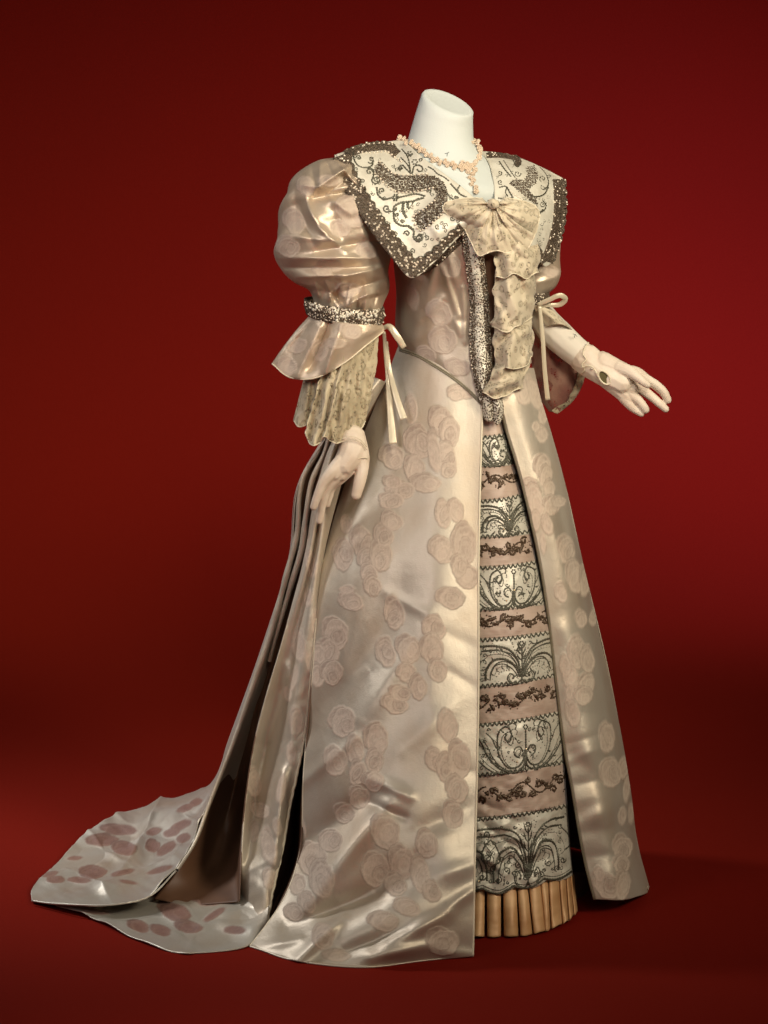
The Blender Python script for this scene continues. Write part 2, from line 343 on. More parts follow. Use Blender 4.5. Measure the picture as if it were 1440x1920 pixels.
def rings_mesh(name, rings, material, parent, n=48, step=3, disp=None, blobs=None, cap=True, key=None, solid=0, warp=0, **kw):
    """rings: (centre, half vector a, half vector b) in px space"""
    a = np.linspace(0, 2*np.pi, n, endpoint=False)
    C = np.array([[np.array(c) + math.cos(t) * np.array(u) + math.sin(t) * np.array(v) for t in a] for c, u, v in rings], float)
    tr = np.concatenate([[0], np.cumsum(np.maximum(np.linalg.norm(np.diff(C, axis=0), axis=2).mean(1), .5))])
    G = hermite(C, tr, np.linspace(0, tr[-1], max(3, int(tr[-1] / step) + 1)))
    if warp:
        aa = a[None, :] + 0 * G[..., 0]; hx = G - G.mean(1)[:, None]; G = G + hx * (warp * noise(np.cos(aa) * 60 + 300, np.sin(aa) * 60 + G[..., 1] * 1.3, 34, 4) * (np.sin(np.pi * np.linspace(0, 1, len(G))) ** .5)[:, None])[..., None]
    if disp is not None:
        s = np.clip(np.sin(a), 0, 1)[None, :] ** .5; G[..., 2] += disp(G[..., 0], G[..., 1]) * s
    nr = G.shape[0]; P = G.reshape(-1, 3); Fs = grid_faces(nr, n, 0, True)
    if key: BV[key] = BVHTree.FromPolygons([tuple(p) for p in P], [tuple(map(int, f)) for f in Fs])
    at = petals(P[:, 0], P[:, 1], blobs or [], 5)
    if cap:
        P = np.concatenate([P, G[0].mean(0)[None], G[-1].mean(0)[None]]); at = np.concatenate([at, np.tile([0, 0, 0, 1.], (2, 1))])
        k = nr * n; j = np.arange(n); jn = (j + 1) % n
        Fs = np.concatenate([Fs, np.stack([jn, j, np.full(n, k), np.full(n, k)], -1), np.stack([(nr-1)*n + j, (nr-1)*n + jn, np.full(n, k+1), np.full(n, k+1)], -1)])
        L = [tuple(dict.fromkeys(map(int, f))) for f in Fs]
        return mesh(name, Wn(P), L, material, parent, attr=at, solid=solid, **kw)
    return mesh(name, Wn(P), Fs, material, parent, attr=at, solid=solid, **kw)

class Cords:
    def __init__(s): s.V = []; s.F = []; s.n = 0; s.k = 0
    def tube(s, pts, r, sides=6, beady=0, taper=False):
        P = Wn(pts); n = len(P)
        if n < 2: return
        T = np.gradient(P, axis=0); T /= np.linalg.norm(T, axis=1)[:, None] + 1e-12
        up = np.array([0, -1.0, 0]); A = np.cross(T, up); A /= np.linalg.norm(A, axis=1)[:, None] + 1e-9; B = np.cross(T, A)
        rr = np.full(n, r * PX)
        if beady: rr = rr * (1 + beady * np.cos(np.arange(n) * math.pi))
        if taper: rr = rr * (0.35 + .65 * np.sin(np.linspace(0.05, np.pi - .05, n)))
        a = np.arange(sides) * 2 * math.pi / sides
        R = P[:, None] + rr[:, None, None] * (np.cos(a)[None, :, None] * A[:, None] + np.sin(a)[None, :, None] * B[:, None])
        s.V.append(R.reshape(-1, 3)); s.F += [tuple(map(int, f)) for f in grid_faces(n, sides, s.n, True)]
        s.F += [tuple(range(s.n, s.n + sides))[::-1], tuple(range(s.n + (n-1)*sides, s.n + n*sides))]
        s.n += n * sides; s.k += 1
    def draw(s, pts2, keys, r=1.4, off=.5, step=2.4, beady=.22, taper=False, xr=None, default=None):
        P = spline(pts2, step); seg = []
        for x, y in P:
            z = hitz(keys, x, y, default)
            if z is None or (xr is not None and x > xr(y)):
                if len(seg) > 1: s.tube(np.array(seg), r, 6, beady, taper)
                seg = []; continue
            if seg and abs(seg[-1][2] - z) > 18:
                if len(seg) > 1: s.tube(np.array(seg), r, 6, beady, taper)
                seg = []
            seg.append((x, y, z + off))
        if len(seg) > 1: s.tube(np.array(seg), r, 6, beady, taper)
    def build(s, name, material, parent, **kw):
        if s.k > 1: kw.setdefault('kind', 'stuff')
        return mesh(name, np.concatenate(s.V), s.F, material, parent, **kw) if s.V else None
t_ = (1 + 5 ** .5) / 2
ICO_V = np.array([(-1,t_,0),(1,t_,0),(-1,-t_,0),(1,-t_,0),(0,-1,t_),(0,1,t_),(0,-1,-t_),(0,1,-t_),(t_,0,-1),(t_,0,1),(-t_,0,-1),(-t_,0,1)]) / math.sqrt(1 + t_*t_)
ICO_F = np.array([(0,11,5),(0,5,1),(0,1,7),(0,7,10),(0,10,11),(1,5,9),(5,11,4),(11,10,2),(10,7,6),(7,1,8),(3,9,4),(3,4,2),(3,2,6),(3,6,8),(3,8,9),(4,9,5),(2,4,11),(6,2,10),(8,6,7),(9,8,1)])
def beads(name, pts, material, parent, kind='stuff'):
    """pts: (x, y, z, radius px)"""
    if not len(pts): return None
    A = np.array(pts, float); C = Wn(A[:, :3]); R = A[:, 3] * PX
    V = (C[:, None] + ICO_V[None] * R[:, None, None]).reshape(-1, 3)
    Fs = (ICO_F[None] + (np.arange(len(A)) * 12)[:, None, None]).reshape(-1, 3)
    return mesh(name, V, Fs, material, parent, kind=kind)
def inside(poly, x, y):
    c = False; n = len(poly); j = n - 1
    for i in range(n):
        xi, yi = poly[i]; xj, yj = poly[j]
        if (yi > y) != (yj > y) and x < (xj - xi) * (y - yi) / (yj - yi) + xi: c = not c
        j = i
    return c
R_ = random.Random(11)
def fill(poly, keys, s=3.0, r=(1.0, 1.9), off=.6, jit=.5):
    xs = [p[0] for p in poly]; ys = [p[1] for p in poly]; out = []
    y = min(ys)
    while y < max(ys):
        x = min(xs)
        while x < max(xs):
            a = x + R_.uniform(-jit, jit) * s; b_ = y + R_.uniform(-jit, jit) * s
            if inside(poly, a, b_):
                z = hitz(keys, a, b_)
                if z is not None: out.append((a, b_, z + off, R_.uniform(*r)))
            x += s
        y += s
    return out
def along(pts, keys, s, r, off=.8, side=0, jit=0):
    P = spline(pts, s); out = []
    for i, (x, y) in enumerate(P):
        a = x + R_.uniform(-jit, jit); b_ = y + R_.uniform(-jit, jit); z = hitz(keys, a, b_)
        if z is not None: out.append((a, b_, z + off, r * R_.uniform(.85, 1.15)))
    return out
def band_poly(center, w0, w1=None, wav=0, per=20):
    """ribbon polygon round a polyline; w0 left side width, w1 right side width"""
    P = spline(center, 4); T = np.gradient(P, axis=0); T /= np.linalg.norm(T, axis=1)[:, None]
    Nn = np.stack([T[:, 1], -T[:, 0]], -1); w1 = w0 if w1 is None else w1
    s = np.arange(len(P)) * 4.0
    k = w0 + wav * np.abs(np.sin(s * math.pi / per))
    return [tuple(p) for p in P + Nn * k[:, None]] + [tuple(p) for p in (P - Nn * w1)[::-1]]
def ribbon(name, pts, width, parent, material='ribbon', wdir=(1, 0, 0), disp=0):
    P = spline(pts, 4); n = len(P); T = np.gradient(P, axis=0); T /= np.linalg.norm(T, axis=1)[:, None]
    disp = disp * .35; wv = np.asarray(width if hasattr(width, '__len__') else [width, width], float)
    ws = np.interp(np.linspace(0, 1, n), np.linspace(0, 1, len(wv)), wv)
    D = np.cross(T, (0, 0, 1.0)); ln = np.linalg.norm(D, axis=1); D = D / np.maximum(ln, .2)[:, None]
    D = np.where(ln[:, None] < .25, np.array(wdir, float), D)
    G = np.stack([P + D * ws[:, None] * k for k in np.linspace(-.5, .5, 7)], 1)
    G[..., 2] += disp * np.cos(np.linspace(-3.14, 3.14, 7))[None, :]
    return mesh(name, Wn(G.reshape(-1, 3)), grid_faces(n, 7), material, parent, solid=.0012, attr=np.tile([0,0,0,1.], (n*7, 1)))
def fused(name, chains, material, parent, voxel=1.4, smooth=5, extra=None, **kw):
    """chains of (x,y,z,r) fused into one continuous skin"""
    V = []; Fs = []; k = 0
    sub_v, sub_f = ico2()
    for ch in chains:
        A = np.array(ch, float); L = np.concatenate([[0], np.cumsum(np.linalg.norm(np.diff(A[:, :3], axis=0), axis=1))])
        n = max(2, int(L[-1] / max(1.5, A[:, 3].min() * .22)))
        for q in hermite(A, L, np.linspace(0, L[-1], n)):
            V.append(Wn(q[:3])[None] + sub_v * q[3] * PX); Fs.append(sub_f + k); k += len(sub_v)
    V = np.concatenate(V); Fs = np.concatenate(Fs)
    o = mesh('tmp', V, Fs, material)
    r = o.modifiers.new('r', 'REMESH'); r.mode = 'VOXEL'; r.voxel_size = voxel * PX
    s = o.modifiers.new('s', 'SMOOTH'); s.iterations = smooth; s.factor = .5
    me = bpy.data.meshes.new_from_object(o.evaluated_get(bpy.context.evaluated_depsgraph_get()))
    me.name = name; me.materials.clear(); me.materials.append(MATS[material]); me.polygons.foreach_set('use_smooth', [True] * len(me.polygons))
    bpy.data.objects.remove(o); o = bpy.data.objects.new(name, me); COL.objects.link(o); attach(o, parent)
    return o
_i2 = []
def ico2():
    if _i2: return _i2[0]
    V = [tuple(v) for v in ICO_V]; F2 = []; c = {}
    def mid(a, b):
        k = (min(a, b), max(a, b))
        if k not in c:
            v = (np.array(V[a]) + np.array(V[b])) / 2; V.append(tuple(v / np.linalg.norm(v))); c[k] = len(V) - 1
        return c[k]
    for a, b, d in ICO_F:
        x, y, z = mid(a, b), mid(b, d), mid(d, a); F2 += [(a, x, z), (b, y, x), (d, z, y), (x, y, z)]
    _i2.append((np.array(V), np.array(F2))); return _i2[0]

# ------------------------------------------------------------------ backdrop: one seamless red sweep
prof = [(1.3, 0), (2.6, 0), (4, 0), (5.6, 0), (6.3, .07), (6.9, .28), (7.4, .65), (7.75, 1.15), (7.95, 1.8), (8.05, 2.8), (8.05, 4.5)]
P = spline(prof, .08); nx = 60; xs = np.linspace(-4.5, 4.5, nx)
V = np.array([[(x, y, z) for x in xs] for y, z in P]).reshape(-1, 3)
o = mesh('backdrop', V, grid_faces(len(P), nx), 'red backdrop'); o['kind'] = 'structure'

# ------------------------------------------------------------------ mannequin
man = thing('mannequin', 'headless ivory cloth covered dress form with a slanted flat neck top', 'mannequin', (W(860, 1646, 0).x, Y0, 0))
rings_mesh('body', [((839,192,0),(30,11.5,4),(-1,11,27)), ((839,192.2,0),(46.5,17.8,6),(-2,17,42)), ((839,193.6,0),(48,17.6,6),(-2,17,43)), ((838,199,0),(49,17,4),(-1,16,45)), ((833,225,0),(54,12,0),(0,10,48)), ((829,255,0),(60,8,0),(0,8,54)), ((830,280,0),(70,6,-4),(0,8,64)),
  ((838,305,-4),(95,12,-14),(0,14,90)), ((862,345,-2),(104,10,-22),(0,10,106)), ((870,400,-5),(98,5,-30),(0,0,96)), ((868,480,-10),(98,0,-20),(0,0,84)), ((865,600,-15),(94,0,-10),(0,0,74)),
  ((865,720,-10),(112,0,0),(0,0,86)), ((865,860,0),(130,0,0),(0,0,110)), ((865,980,0),(120,0,0),(0,0,100))], 'ivory canvas', man, n=96, step=4, key='body')
fused('arm', [[(985,440,-95,26),(998,540,-80,22),(1016,592,-52,27),(1045,628,-30,31),(1075,655,-15,29),(1100,674,-5,27),(1118,688,0,24)]], 'arm canvas', man, 2.2, 6)
fused('arm', [[(650,380,50,42),(640,520,60,38),(645,600,70,34),(650,700,66,26),(656,790,84,21),(662,830,98,21)]], 'arm canvas', man, 2.2, 6)
k = Cords()
for pts in ([(834,288),(839,287),(842,285)], [(838,293),(839,287)]): k.draw(pts, ['body'], .5, .6, 2, 0)
for pts in ([(1074,626,14),(1078,627,14),(1082,631,12)], [(1078,627,14),(1077,633,14)]): k.tube(spline(pts, 2), .6, 5)
k.build('inventory_stitch', 'ink thread', man)

# ------------------------------------------------------------------ skirt
skirt = thing('skirt', 'long trained skirt of ivory damask satin open over embroidered bands', 'skirt', (W(870, 1646, 0).x, Y0, 0))
FOLDS_F = [(555,1478,664,1386,13,11),(600,1360,745,1120,34,-24,8),(680,1345,800,1160,26,14,4),(728,1112,795,1148,12,9),(575,1700,722,1515,24,24,-4),(560,1590,690,1500,26,-18),(640,1700,780,1620,34,-20),
 (560,1798,640,1722,12,16),(545,1735,700,1680,20,-18),(730,1768,835,1715,16,13),(650,1785,760,1742,16,-12),(800,1170,893,1215,14,-3),(810,1240,893,1290,12,-3),(830,1640,893,1620,18,6),
 (845,1700,893,1665,12,7),(700,1462,765,1492,12,9),(690,1505,755,1532,11,-8),(812,700,808,1400,30,8),(742,1010,770,1200,24,-5),(600,1330,660,1260,20,-4),
 (735,700,752,830,6,8),(722,720,735,850,5,7),(760,650,700,1000,24,-12),(605,1000,600,1400,26,7),(700,1795,800,1772,12,9),(480,1778,560,1762,10,8),(825,1782,886,1790,12,6),(850,1440,893,1450,12,-2),(640,1120,700,1060,22,5),(760,1400,840,1330,22,6),(780,1560,870,1520,26,-8)]
def dfront(x, y):
    lo = np.clip((y - 900) / 900, 0, 1)
    edge = np.clip((x - 470) / 60, 0, 1)
    return (ridges(x, y, FOLDS_F, 1.8) * (.45 + .75 * np.clip((y - 1100) / 400, 0, 1)) + lo * (noise(x, y, 120, 1, (1.3, .7)) * 5 + noise(x, y, 42, 2) * .7) + noise(x, y, 45, 5, (1.5, .4)) * .7 + 2.5 * np.sin(x / 21 + .3 * np.sin(y / 200)) * np.clip(1 - (y - 800) / 700, 0, 1)) * edge
front_rows = [
 [(748,648,-12),(775,650,38),(815,652,68),(860,655,84),(905,660,94)],
 [(728,700,-22),(762,700,42),(808,702,82),(858,705,104),(905,708,112)],
 [(704,760,-18),(750,760,55),(800,760,98),(856,760,122),(904,760,128)],
 [(650,900,0),(700,900,82),(770,900,142),(845,900,172),(900,900,176)],
 [(607,1050,60),(675,1050,150),(755,1050,206),(838,1050,226),(897,1050,222)],
 [(588,1250,120),(665,1250,215),(750,1250,266),(832,1250,286),(897,1250,280)],
 [(570,1450,180),(648,1450,282),(740,1450,332),(828,1450,350),(894,1450,340)],
 [(562,1600,230),(640,1600,340),(735,1600,392),(826,1600,408),(890,1600,394)],
 [(530,1690,300),(612,1705,402),(715,1712,444),(820,1712,446),(888,1705,424)],
 [(497,1738,345),(578,1765,432),(690,1782,478),(815,1772,458),(887,1755,436)],
 [(468,1775,381),(560,1803,460),(685,1814,486),(800,1801,450),(886,1793,436)]]
front = surf('front_panel', front_rows, 'damask satin', skirt, 2.0, dfront, BL_FRONT, floor=True, key='front', label='broad side front panel with woven petal clusters and diagonal creases')
k = Cords()
e = spline([r[-1] for r in front_rows], 6); e[:, 0] += .5
e[:, 2] += dfront(e[:, 0], e[:, 1]) + 1; k.tube(e, 2.0, 8); k.build('folded_edge', 'pale edging', front)
k = Cords(); e = spline([r[0] for r in front_rows][4:], 6); e[:, 2] += dfront(e[:, 0], e[:, 1]); k.tube(e, 1.8, 8); k.build('side_seam', 'pale edging', front)
# right panel
FOLDS_R = [(1062,1395,1130,1375,9,-6),(1070,1425,1120,1405,10,8),(1075,1470,1140,1462,10,-7),(1090,1500,1160,1490,14,7),(1095,1560,1180,1550,12,-5),(1050,1170,1085,1220,16,6),(1085,1340,1150,1330,14,-6),
 (1040,1140,1110,1100,14,5),(1110,1605,1150,1600,10,-6),(1120,1640,1190,1640,16,5),(1060,1300,1110,1440,20,5),(1150,1400,1185,1640,12,-4),(1000,900,1040,1000,18,3)]
right_rows = [
 [(925,690,92),(955,690,96),(980,690,62),(1000,690,0)],
 [(936,742,118),(965,742,112),(992,742,72),(1012,742,0)],
 [(950,800,124),(980,800,118),(1010,800,70),(1030,802,-5)],
 [(974,880,132),(1005,880,124),(1035,882,72),(1053,884,-5)],
 [(999,980,142),(1030,980,134),(1058,982,76),(1075,984,-5)],
 [(1019,1080,152),(1050,1080,144),(1081,1082,80),(1099,1084,-5)],
 [(1033,1180,162),(1065,1180,154),(1102,1182,86),(1121,1184,-5)],
 [(1047,1300,176),(1084,1300,168),(1126,1302,92),(1149,1304,-2)],
 [(1060,1400,188),(1102,1400,180),(1146,1402,98),(1169,1404,2)],
 [(1075,1480,198),(1116,1480,190),(1160,1482,106),(1182,1484,8)],
 [(1092,1580,208),(1132,1580,202),(1174,1582,116),(1195,1584,18)],
 [(1106,1645,214),(1146,1645,208),(1188,1644,124),(1209,1636,28)],
 [(1117,1686,216),(1156,1688,212),(1198,1680,130),(1219,1671,34)]]
def dright(x, y):
    lo = np.clip((y - 950) / 700, 0, 1)
    return ridges(x, y, FOLDS_R, 1.8) * .3 + ridges(x, y, [(1060,1180,1100,1420,22,6),(1110,1380,1150,1640,20,6),(1080,1420,1150,1480,18,-5),(1095,1540,1180,1500,18,5)], 2) + lo * (noise(x, y, 60, 4, (1, 1.2)) * 2.5 + noise(x, y, 26, 3) * 1.2)
right = surf('front_panel', right_rows, 'damask satin', skirt, 2.0, dright, BL_RIGHT, key='right', label='narrow far side panel with petal clusters along its outer edge')
k = Cords(); e = spline([r[0] for r in right_rows], 6); e[:, 2] += dright(e[:, 0], e[:, 1]) - 3; e[:, 0] -= 1; k.tube(e, 3.6, 8); k.build('folded_edge', 'corded piping', right)
# turned-in facing of the right panel and skirt back
surf('facing', [[(r[0][0] + 1, r[0][1], r[0][2] - 2), (r[0][0] + 14, r[0][1], r[0][2] - 34), (r[0][0] + 40, r[0][1], r[0][2] - 60)] for r in right_rows], 'lining', skirt, 6)
back_rows = []
for y, xl, zl, xr_, zr in ((690,735,-25,1000,0),(760,706,-40,1016,-4),(900,606,-20,1057,-6),(1050,545,0,1091,-6),(1250,492,0,1139,-4),(1450,415,20,1176,4),(1600,360,40,1199,20),(1668,345,90,1216,32)):
    a = np.linspace(0, np.pi, 9); c = (xl + xr_) / 2; h = (xr_ - xl) / 2; zc = (zl + zr) / 2; dp = 90 + (y - 690) * .28
    yy = min(y, 1566)
    back_rows.append([(c + h * math.cos(t), y - (y - min(y, 300 + 1350 / (1 + (dp - zc) / F) - 4)) * math.sin(t), zc + (zr - zl) / 2 * math.cos(t) - dp * math.sin(t)) for t in a])
surf('back_panel', back_rows, 'damask satin', skirt, 8, None, [], floor=True)
# train lying to the left
T1 = [
 [(62,1664,60),(58,1676,90),(60,1690,138)],
 [(108,1618,-100),(118,1660,60),(130,1697,200)],
 [(188,1550,-350),(200,1622,-50),(213,1697,225)],
 [(248,1520,-465),(266,1605,-110),(275,1685,200)],
 [(318,1506,-520),(322,1562,-210),(330,1636,140)],
 [(352,1492,-580),(356,1520,-280),(363,1580,70)],
 [(388,1476,-640),(392,1488,-300),(392,1505,30)],
 [(432,1385,-420),(428,1390,-200),(430,1402,14)],
 [(502,1182,-300),(500,1187,-150),(503,1195,4)],
 [(552,1040,-250),(543,1040,-120),(545,1040,14)],
 [(566,905,-200),(560,905,-100),(562,905,20)],
 [(606,832,-160),(600,832,-80),(602,835,18)],
 [(700,700,-120),(694,704,-60),(700,708,-10)]]
FT = [(150,1660,345,1530,18,12),(200,1690,330,1600,10,7),(110,1690,230,1560,16,-8),(250,1530,330,1520,20,12),(215,1620,300,1540,20,-10),(300,1560,380,1490,10,7),(250,1570,350,1500,8,6)]
def dtrain(x, y): return 3 + x * 0
def ltrain(x, y):
    k = np.clip((y - 1470) / 40, 0, 1) * np.clip((1700 - y) / 25, 0, 1) * np.clip((x - 50) / 60, 0.1, 1)
    d = (x - 250) * .75 + (y - 1600) * .66
    w1 = 1 - np.abs(np.sin(d / 34 + .9 * np.sin(x / 47) + .5)); w2 = 1 - np.abs(np.sin((x * .35 - y) / 27 + .8 * np.sin(x / 31)))
    return k * (1 + 12 * w1 ** 1.5 + 7 * w2 ** 2 + ridges(x, y, FT) * .7 + noise(x, y, 45, 6, (1, 2)) * 4 + noise(x, y, 18, 7, (1, 1.8)) * 1.3)
train = surf('train', T1, 'damask satin train', skirt, 3.0, dtrain, BL_TRAIN, floor=True, lift=ltrain, key='train', label='flat train spreading to the left with dark rose petals', solid=.002)
k = Cords(); e = spline([(60,1689,150),(95,1694,180),(130,1696,212),(213,1696,236),(275,1683,210),(330,1633,150)], 6); k.tube(e, 1.8, 8, 0); k.build('rolled_hem', 'damask satin train', train)
def roll(pts, r0, r1, r2):
    e = spline(pts, 4); n = len(e); T = np.gradient(e, axis=0); T /= np.linalg.norm(T, axis=1)[:, None]; A = np.cross(T, (0, 0, 1.0)); A /= np.linalg.norm(A, axis=1)[:, None]; Bz = np.cross(A, T)
    rad = np.interp(np.linspace(0, 1, n), [0, .5, 1], [r0, r1, r2]) * (1 + .10 * noise(e[:, 0], e[:, 1], 30, 3)); a = np.linspace(0, 2*np.pi, 20, endpoint=False)
    G = e[:, None] + rad[:, None, None] * (np.cos(a)[None, :, None] * A[:, None] * .9 + np.sin(a)[None, :, None] * Bz[:, None] * 1.5)
    return mesh('rolled_fold', Wn(G.reshape(-1, 3)), grid_faces(n, 20, 0, True), 'damask satin', train, attr=petals(G[..., 0].ravel(), G[..., 1].ravel(), [], 1))
roll([(612,800,10),(600,840,14),(567,900,16),(562,925,18),(557,1000,16),(538,1075,14),(507,1190,8),(470,1300,10),(434,1402,16),(394,1503,38),(365,1580,84),(332,1632,146)], 5, 7, 3)
roll([(620,805,22),(610,845,26),(584,905,26),(575,960,28),(566,1030,24),(548,1090,16),(518,1190,0),(505,1240,-10)], 5, 7, 4)
roll([(632,810,34),(622,845,40),(600,910,46),(590,960,50),(582,1020,52),(574,1080,50),(562,1130,44)], 5, 7, 4)
FS1 = [(500,1215,452,1470,8,16),(470,1350,420,1560,9,-10),(440,1500,400,1620,9,14),(480,1300,470,1400,6,8)]
S1 = [
 [(700,708,-10),(702,710,-20),(706,710,-15),(710,712,-5)],
 [(602,835,18),(606,840,-6),(612,842,0),(616,845,36)],
 [(562,905,20),(572,905,-10),(586,905,0),(597,905,42)],
 [(545,1040,14),(558,1040,-26),(568,1040,-14),(572,1040,52)],
 [(503,1195,4),(520,1200,-50),(534,1200,-34),(531,1195,62)],
 [(430,1402,14),(452,1420,-90),(468,1430,-66),(475,1400,84)],
 [(392,1505,36),(428,1545,-80),(448,1560,-30),(459,1510,112)],
 [(363,1580,78),(405,1615,-10),(435,1615,30),(453,1590,148)],
 [(330,1636,118),(385,1655,90),(430,1655,110),(451,1640,186)],
 [(288,1686,150),(370,1697,180),(425,1693,195),(449,1690,214)]]
surf('train_fold', S1, 'lining', skirt, 4, lambda x, y: ridges(x, y, FS1) + noise(x, y, 40, 8, (1.5, .5)) * 3, [], floor=True, label='inner face of the long back fold, shade put into its brown')  # satin's shadow side, its shade painted with the lining brown
F2 = [
 [(702,708,-6),(708,710,6),(714,712,8),(718,714,0),(722,716,-8)],
 [(616,845,38),(624,845,58),(632,845,42),(642,845,50),(655,850,20)],
 [(597,905,42),(606,905,66),(613,905,44),(622,905,62),(640,905,30)],
 [(572,1040,52),(580,1040,76),(588,1040,58),(598,1040,82),(607,1040,60)],
 [(531,1195,62),(541,1195,60),(556,1200,64),(574,1200,104),(590,1200,104)],
 [(475,1400,84),(495,1400,58),(520,1400,84),(545,1400,124),(568,1400,124)],
 [(459,1510,112),(478,1510,88),(505,1505,132),(528,1500,160),(546,1500,150)],
 [(453,1590,148),(470,1592,136),(495,1600,172),(515,1600,196),(528,1600,190)],
 [(451,1640,160),(462,1655,180),(485,1665,222),(502,1660,236),(514,1660,226)],
 [(446,1690,150),(460,1700,205),(480,1710,250),(495,1708,262),(506,1702,256)],
 [(430,1730,262),(450,1738,288),(472,1742,300),(486,1742,306),(498,1745,308)]]
F2F = [(530,1180,480,1380,7,8),(530,1450,515,1620,8,12),(470,1480,500,1560,14,-8),(455,1640,530,1600,10,6),(540,1250,550,1400,8,6),(500,1400,490,1500,12,-8)]
fold = surf('side_pleats', F2, 'damask satin', skirt, 2.4, lambda x, y: ridges(x, y, F2F) + np.clip((y-1100)/400,0,1) * (noise(x, y, 32, 9, (1.6, .6)) * 3.0 + noise(x, y, 13, 9) * .8), BL_SIDE, floor=True, label='narrow bright pleats falling beside the front panel')
k = Cords(); e = spline([r[-1] for r in F2][1:], 5); e[:, 0] += noise(e[:, 0], e[:, 1], 9, 2) * .8; e[:, 2] += 2; k.tube(e[len(e)//3:], 2.6, 8); k.build('pinked_edge', 'pale edging', fold)
S2 = [
 [(722,716,-8),(724,720,-26),(728,700,-22)],
 [(655,850,20),(655,860,-20),(668,860,-12)],
 [(607,1040,58),(606,1040,24),(609,1046,56)],
 [(590,1200,102),(589,1200,50),(592,1200,105)],
 [(568,1400,122),(569,1400,30),(574,1400,164)],
 [(546,1500,148),(556,1500,-20),(568,1500,194)],
 [(528,1600,188),(546,1610,0),(562,1600,228)],
 [(514,1660,224),(530,1660,60),(545,1655,270)],
 [(506,1702,254),(512,1708,140),(527,1692,300)],
 [(498,1745,306),(500,1745,306),(498,1740,344)]]
surf('train_fold', S2, 'lining', skirt, 4, None, [], floor=True, label='dark sheet coloured as the shade between side pleats and front panel')  # dark sheet added to stand for shade in the gap
G1 = [
 [(100,1694,140),(200,1694,140),(290,1684,110),(360,1655,60),(430,1668,60),(458,1676,150),(500,1690,200)],
 [(105,1698,150),(200,1712,180),(300,1722,215),(375,1712,215),(430,1700,205),(470,1700,222),(505,1702,250)],
 [(110,1701,160),(195,1722,222),(300,1748,290),(380,1748,300),(430,1742,290),(478,1735,290),(502,1725,280)],
 [(116,1704,168),(186,1730,245),(258,1764,345),(335,1787,410),(400,1785,405),(464,1775,380),(498,1748,310)]]
FG = [(355,1775,372,1740,12,10),(330,1785,352,1770,10,-6),(440,1690,470,1740,18,-8),(300,1700,420,1700,30,-6),(380,1720,480,1700,16,8)]
near = surf('train', G1, 'damask satin train', skirt, 3.0, lambda x, y: 3 + np.clip(ridges(x, y, FG), -4, 20) + noise(x, y, 45, 11, (1, 2)) * 4 + np.where((np.abs(x-345)<30)&(y>1755), 8*np.cos((x-345)/30*1.57), 0), BL_NEAR, floor=True, lift=lambda x, y: np.clip((1788 - y) / 40, .1, 1) * (3 + noise(x, y, 50, 11, (1, 2)) * 5 + noise(x, y, 20, 4, (1, 2)) * 1.6 + 4 * np.sin(x / 30 + y / 22)), key='near', label='near lobe of the train lying flat on the red floor', solid=.002)

# embroidered front between the panels
def xr(y): return np.interp(y, [740,800,880,980,1080,1180,1300,1400,1480,1580,1650,1710,1760], [932,947,967,991,1012,1030,1044,1056,1061,1068,1074,1082,1088])
def zpk(y): return np.interp(y, [700,760,1200,1755], [96,112,238,325])
def panel_z(x, y):
    q = np.clip((x - 925) / (xr(y) - 925), 0, 1); D = 45 + 95 * np.clip((y - 740) / 900, 0, 1)
    return zpk(y) - D * (1 - np.sqrt(1 - q * q * .999)) - np.where(x < 925, 18 * ((925 - x) / 60) ** 2, 0)
def band_grid(ytop, ybot, step=2.4, disp=None):
    """ytop / ybot: functions of x; columns run from under the left panel round the right side"""
    cols = []
    for s in np.arange(0, 1.0001, 1 / 80):
        if s < .3: cols.append((866 + (925 - 866) * s / .3, None))
        else: cols.append((None, (s - .3) / .7 * math.radians(118)))
    n = max(4, int(abs(ybot(930) - ytop(930)) / step)); G = np.zeros((n + 1, len(cols), 3))
    for j, (x, a) in enumerate(cols):
        if a is None: X = x
        else: X = 925 + (xr(ytop(980)) - 925) * math.sin(a)
        for i in range(n + 1):
            y = ytop(X) + (ybot(X) - ytop(X)) * i / n
            X2 = X if a is None else 925 + (xr(y) - 925) * math.sin(a)
            z = panel_z(min(X2, xr(y)), y)
            if a is not None and a > math.pi / 2: z -= (a - math.pi / 2) * 160
            G[i, j] = (X2, y, z)
    if disp is not None: G[..., 2] += disp(G[..., 0], G[..., 1]) * np.clip((xr(G[..., 1]) - G[..., 0]) / 14, .15, 1)
    return G
YB = [(700,700),(817,811),(875,868),(938,926),(1009,998),(1063,1051),(1146,1131),(1198,1183),(1290,1268),(1358,1334),(1456,1431),(1534,1508)]
def yline(i):
    if i < len(YB):
        l, r = YB[i]; X = xr((l + r) / 2)
        return lambda x: l + (r - l) * (np.clip(x, 860, 1200) - 897) / (X - 897) + 3 * math.sin(math.pi * min(max((x - 897) / (X - 897), 0), 1))
    def sc(x):       # scalloped bottom
        b = np.interp(x, [860,897,940,1000,1050,1075], [1672,1668,1668,1655,1640,1632])
        return b + 9 * abs(math.sin(math.pi * (x - 905) / 57)) * (1 if x > 905 else .6)
    return sc
CX = [940, 950, 955, 955, 958, 963, 968, 978, 985, 985, 990, 990, 1002]
bands = []
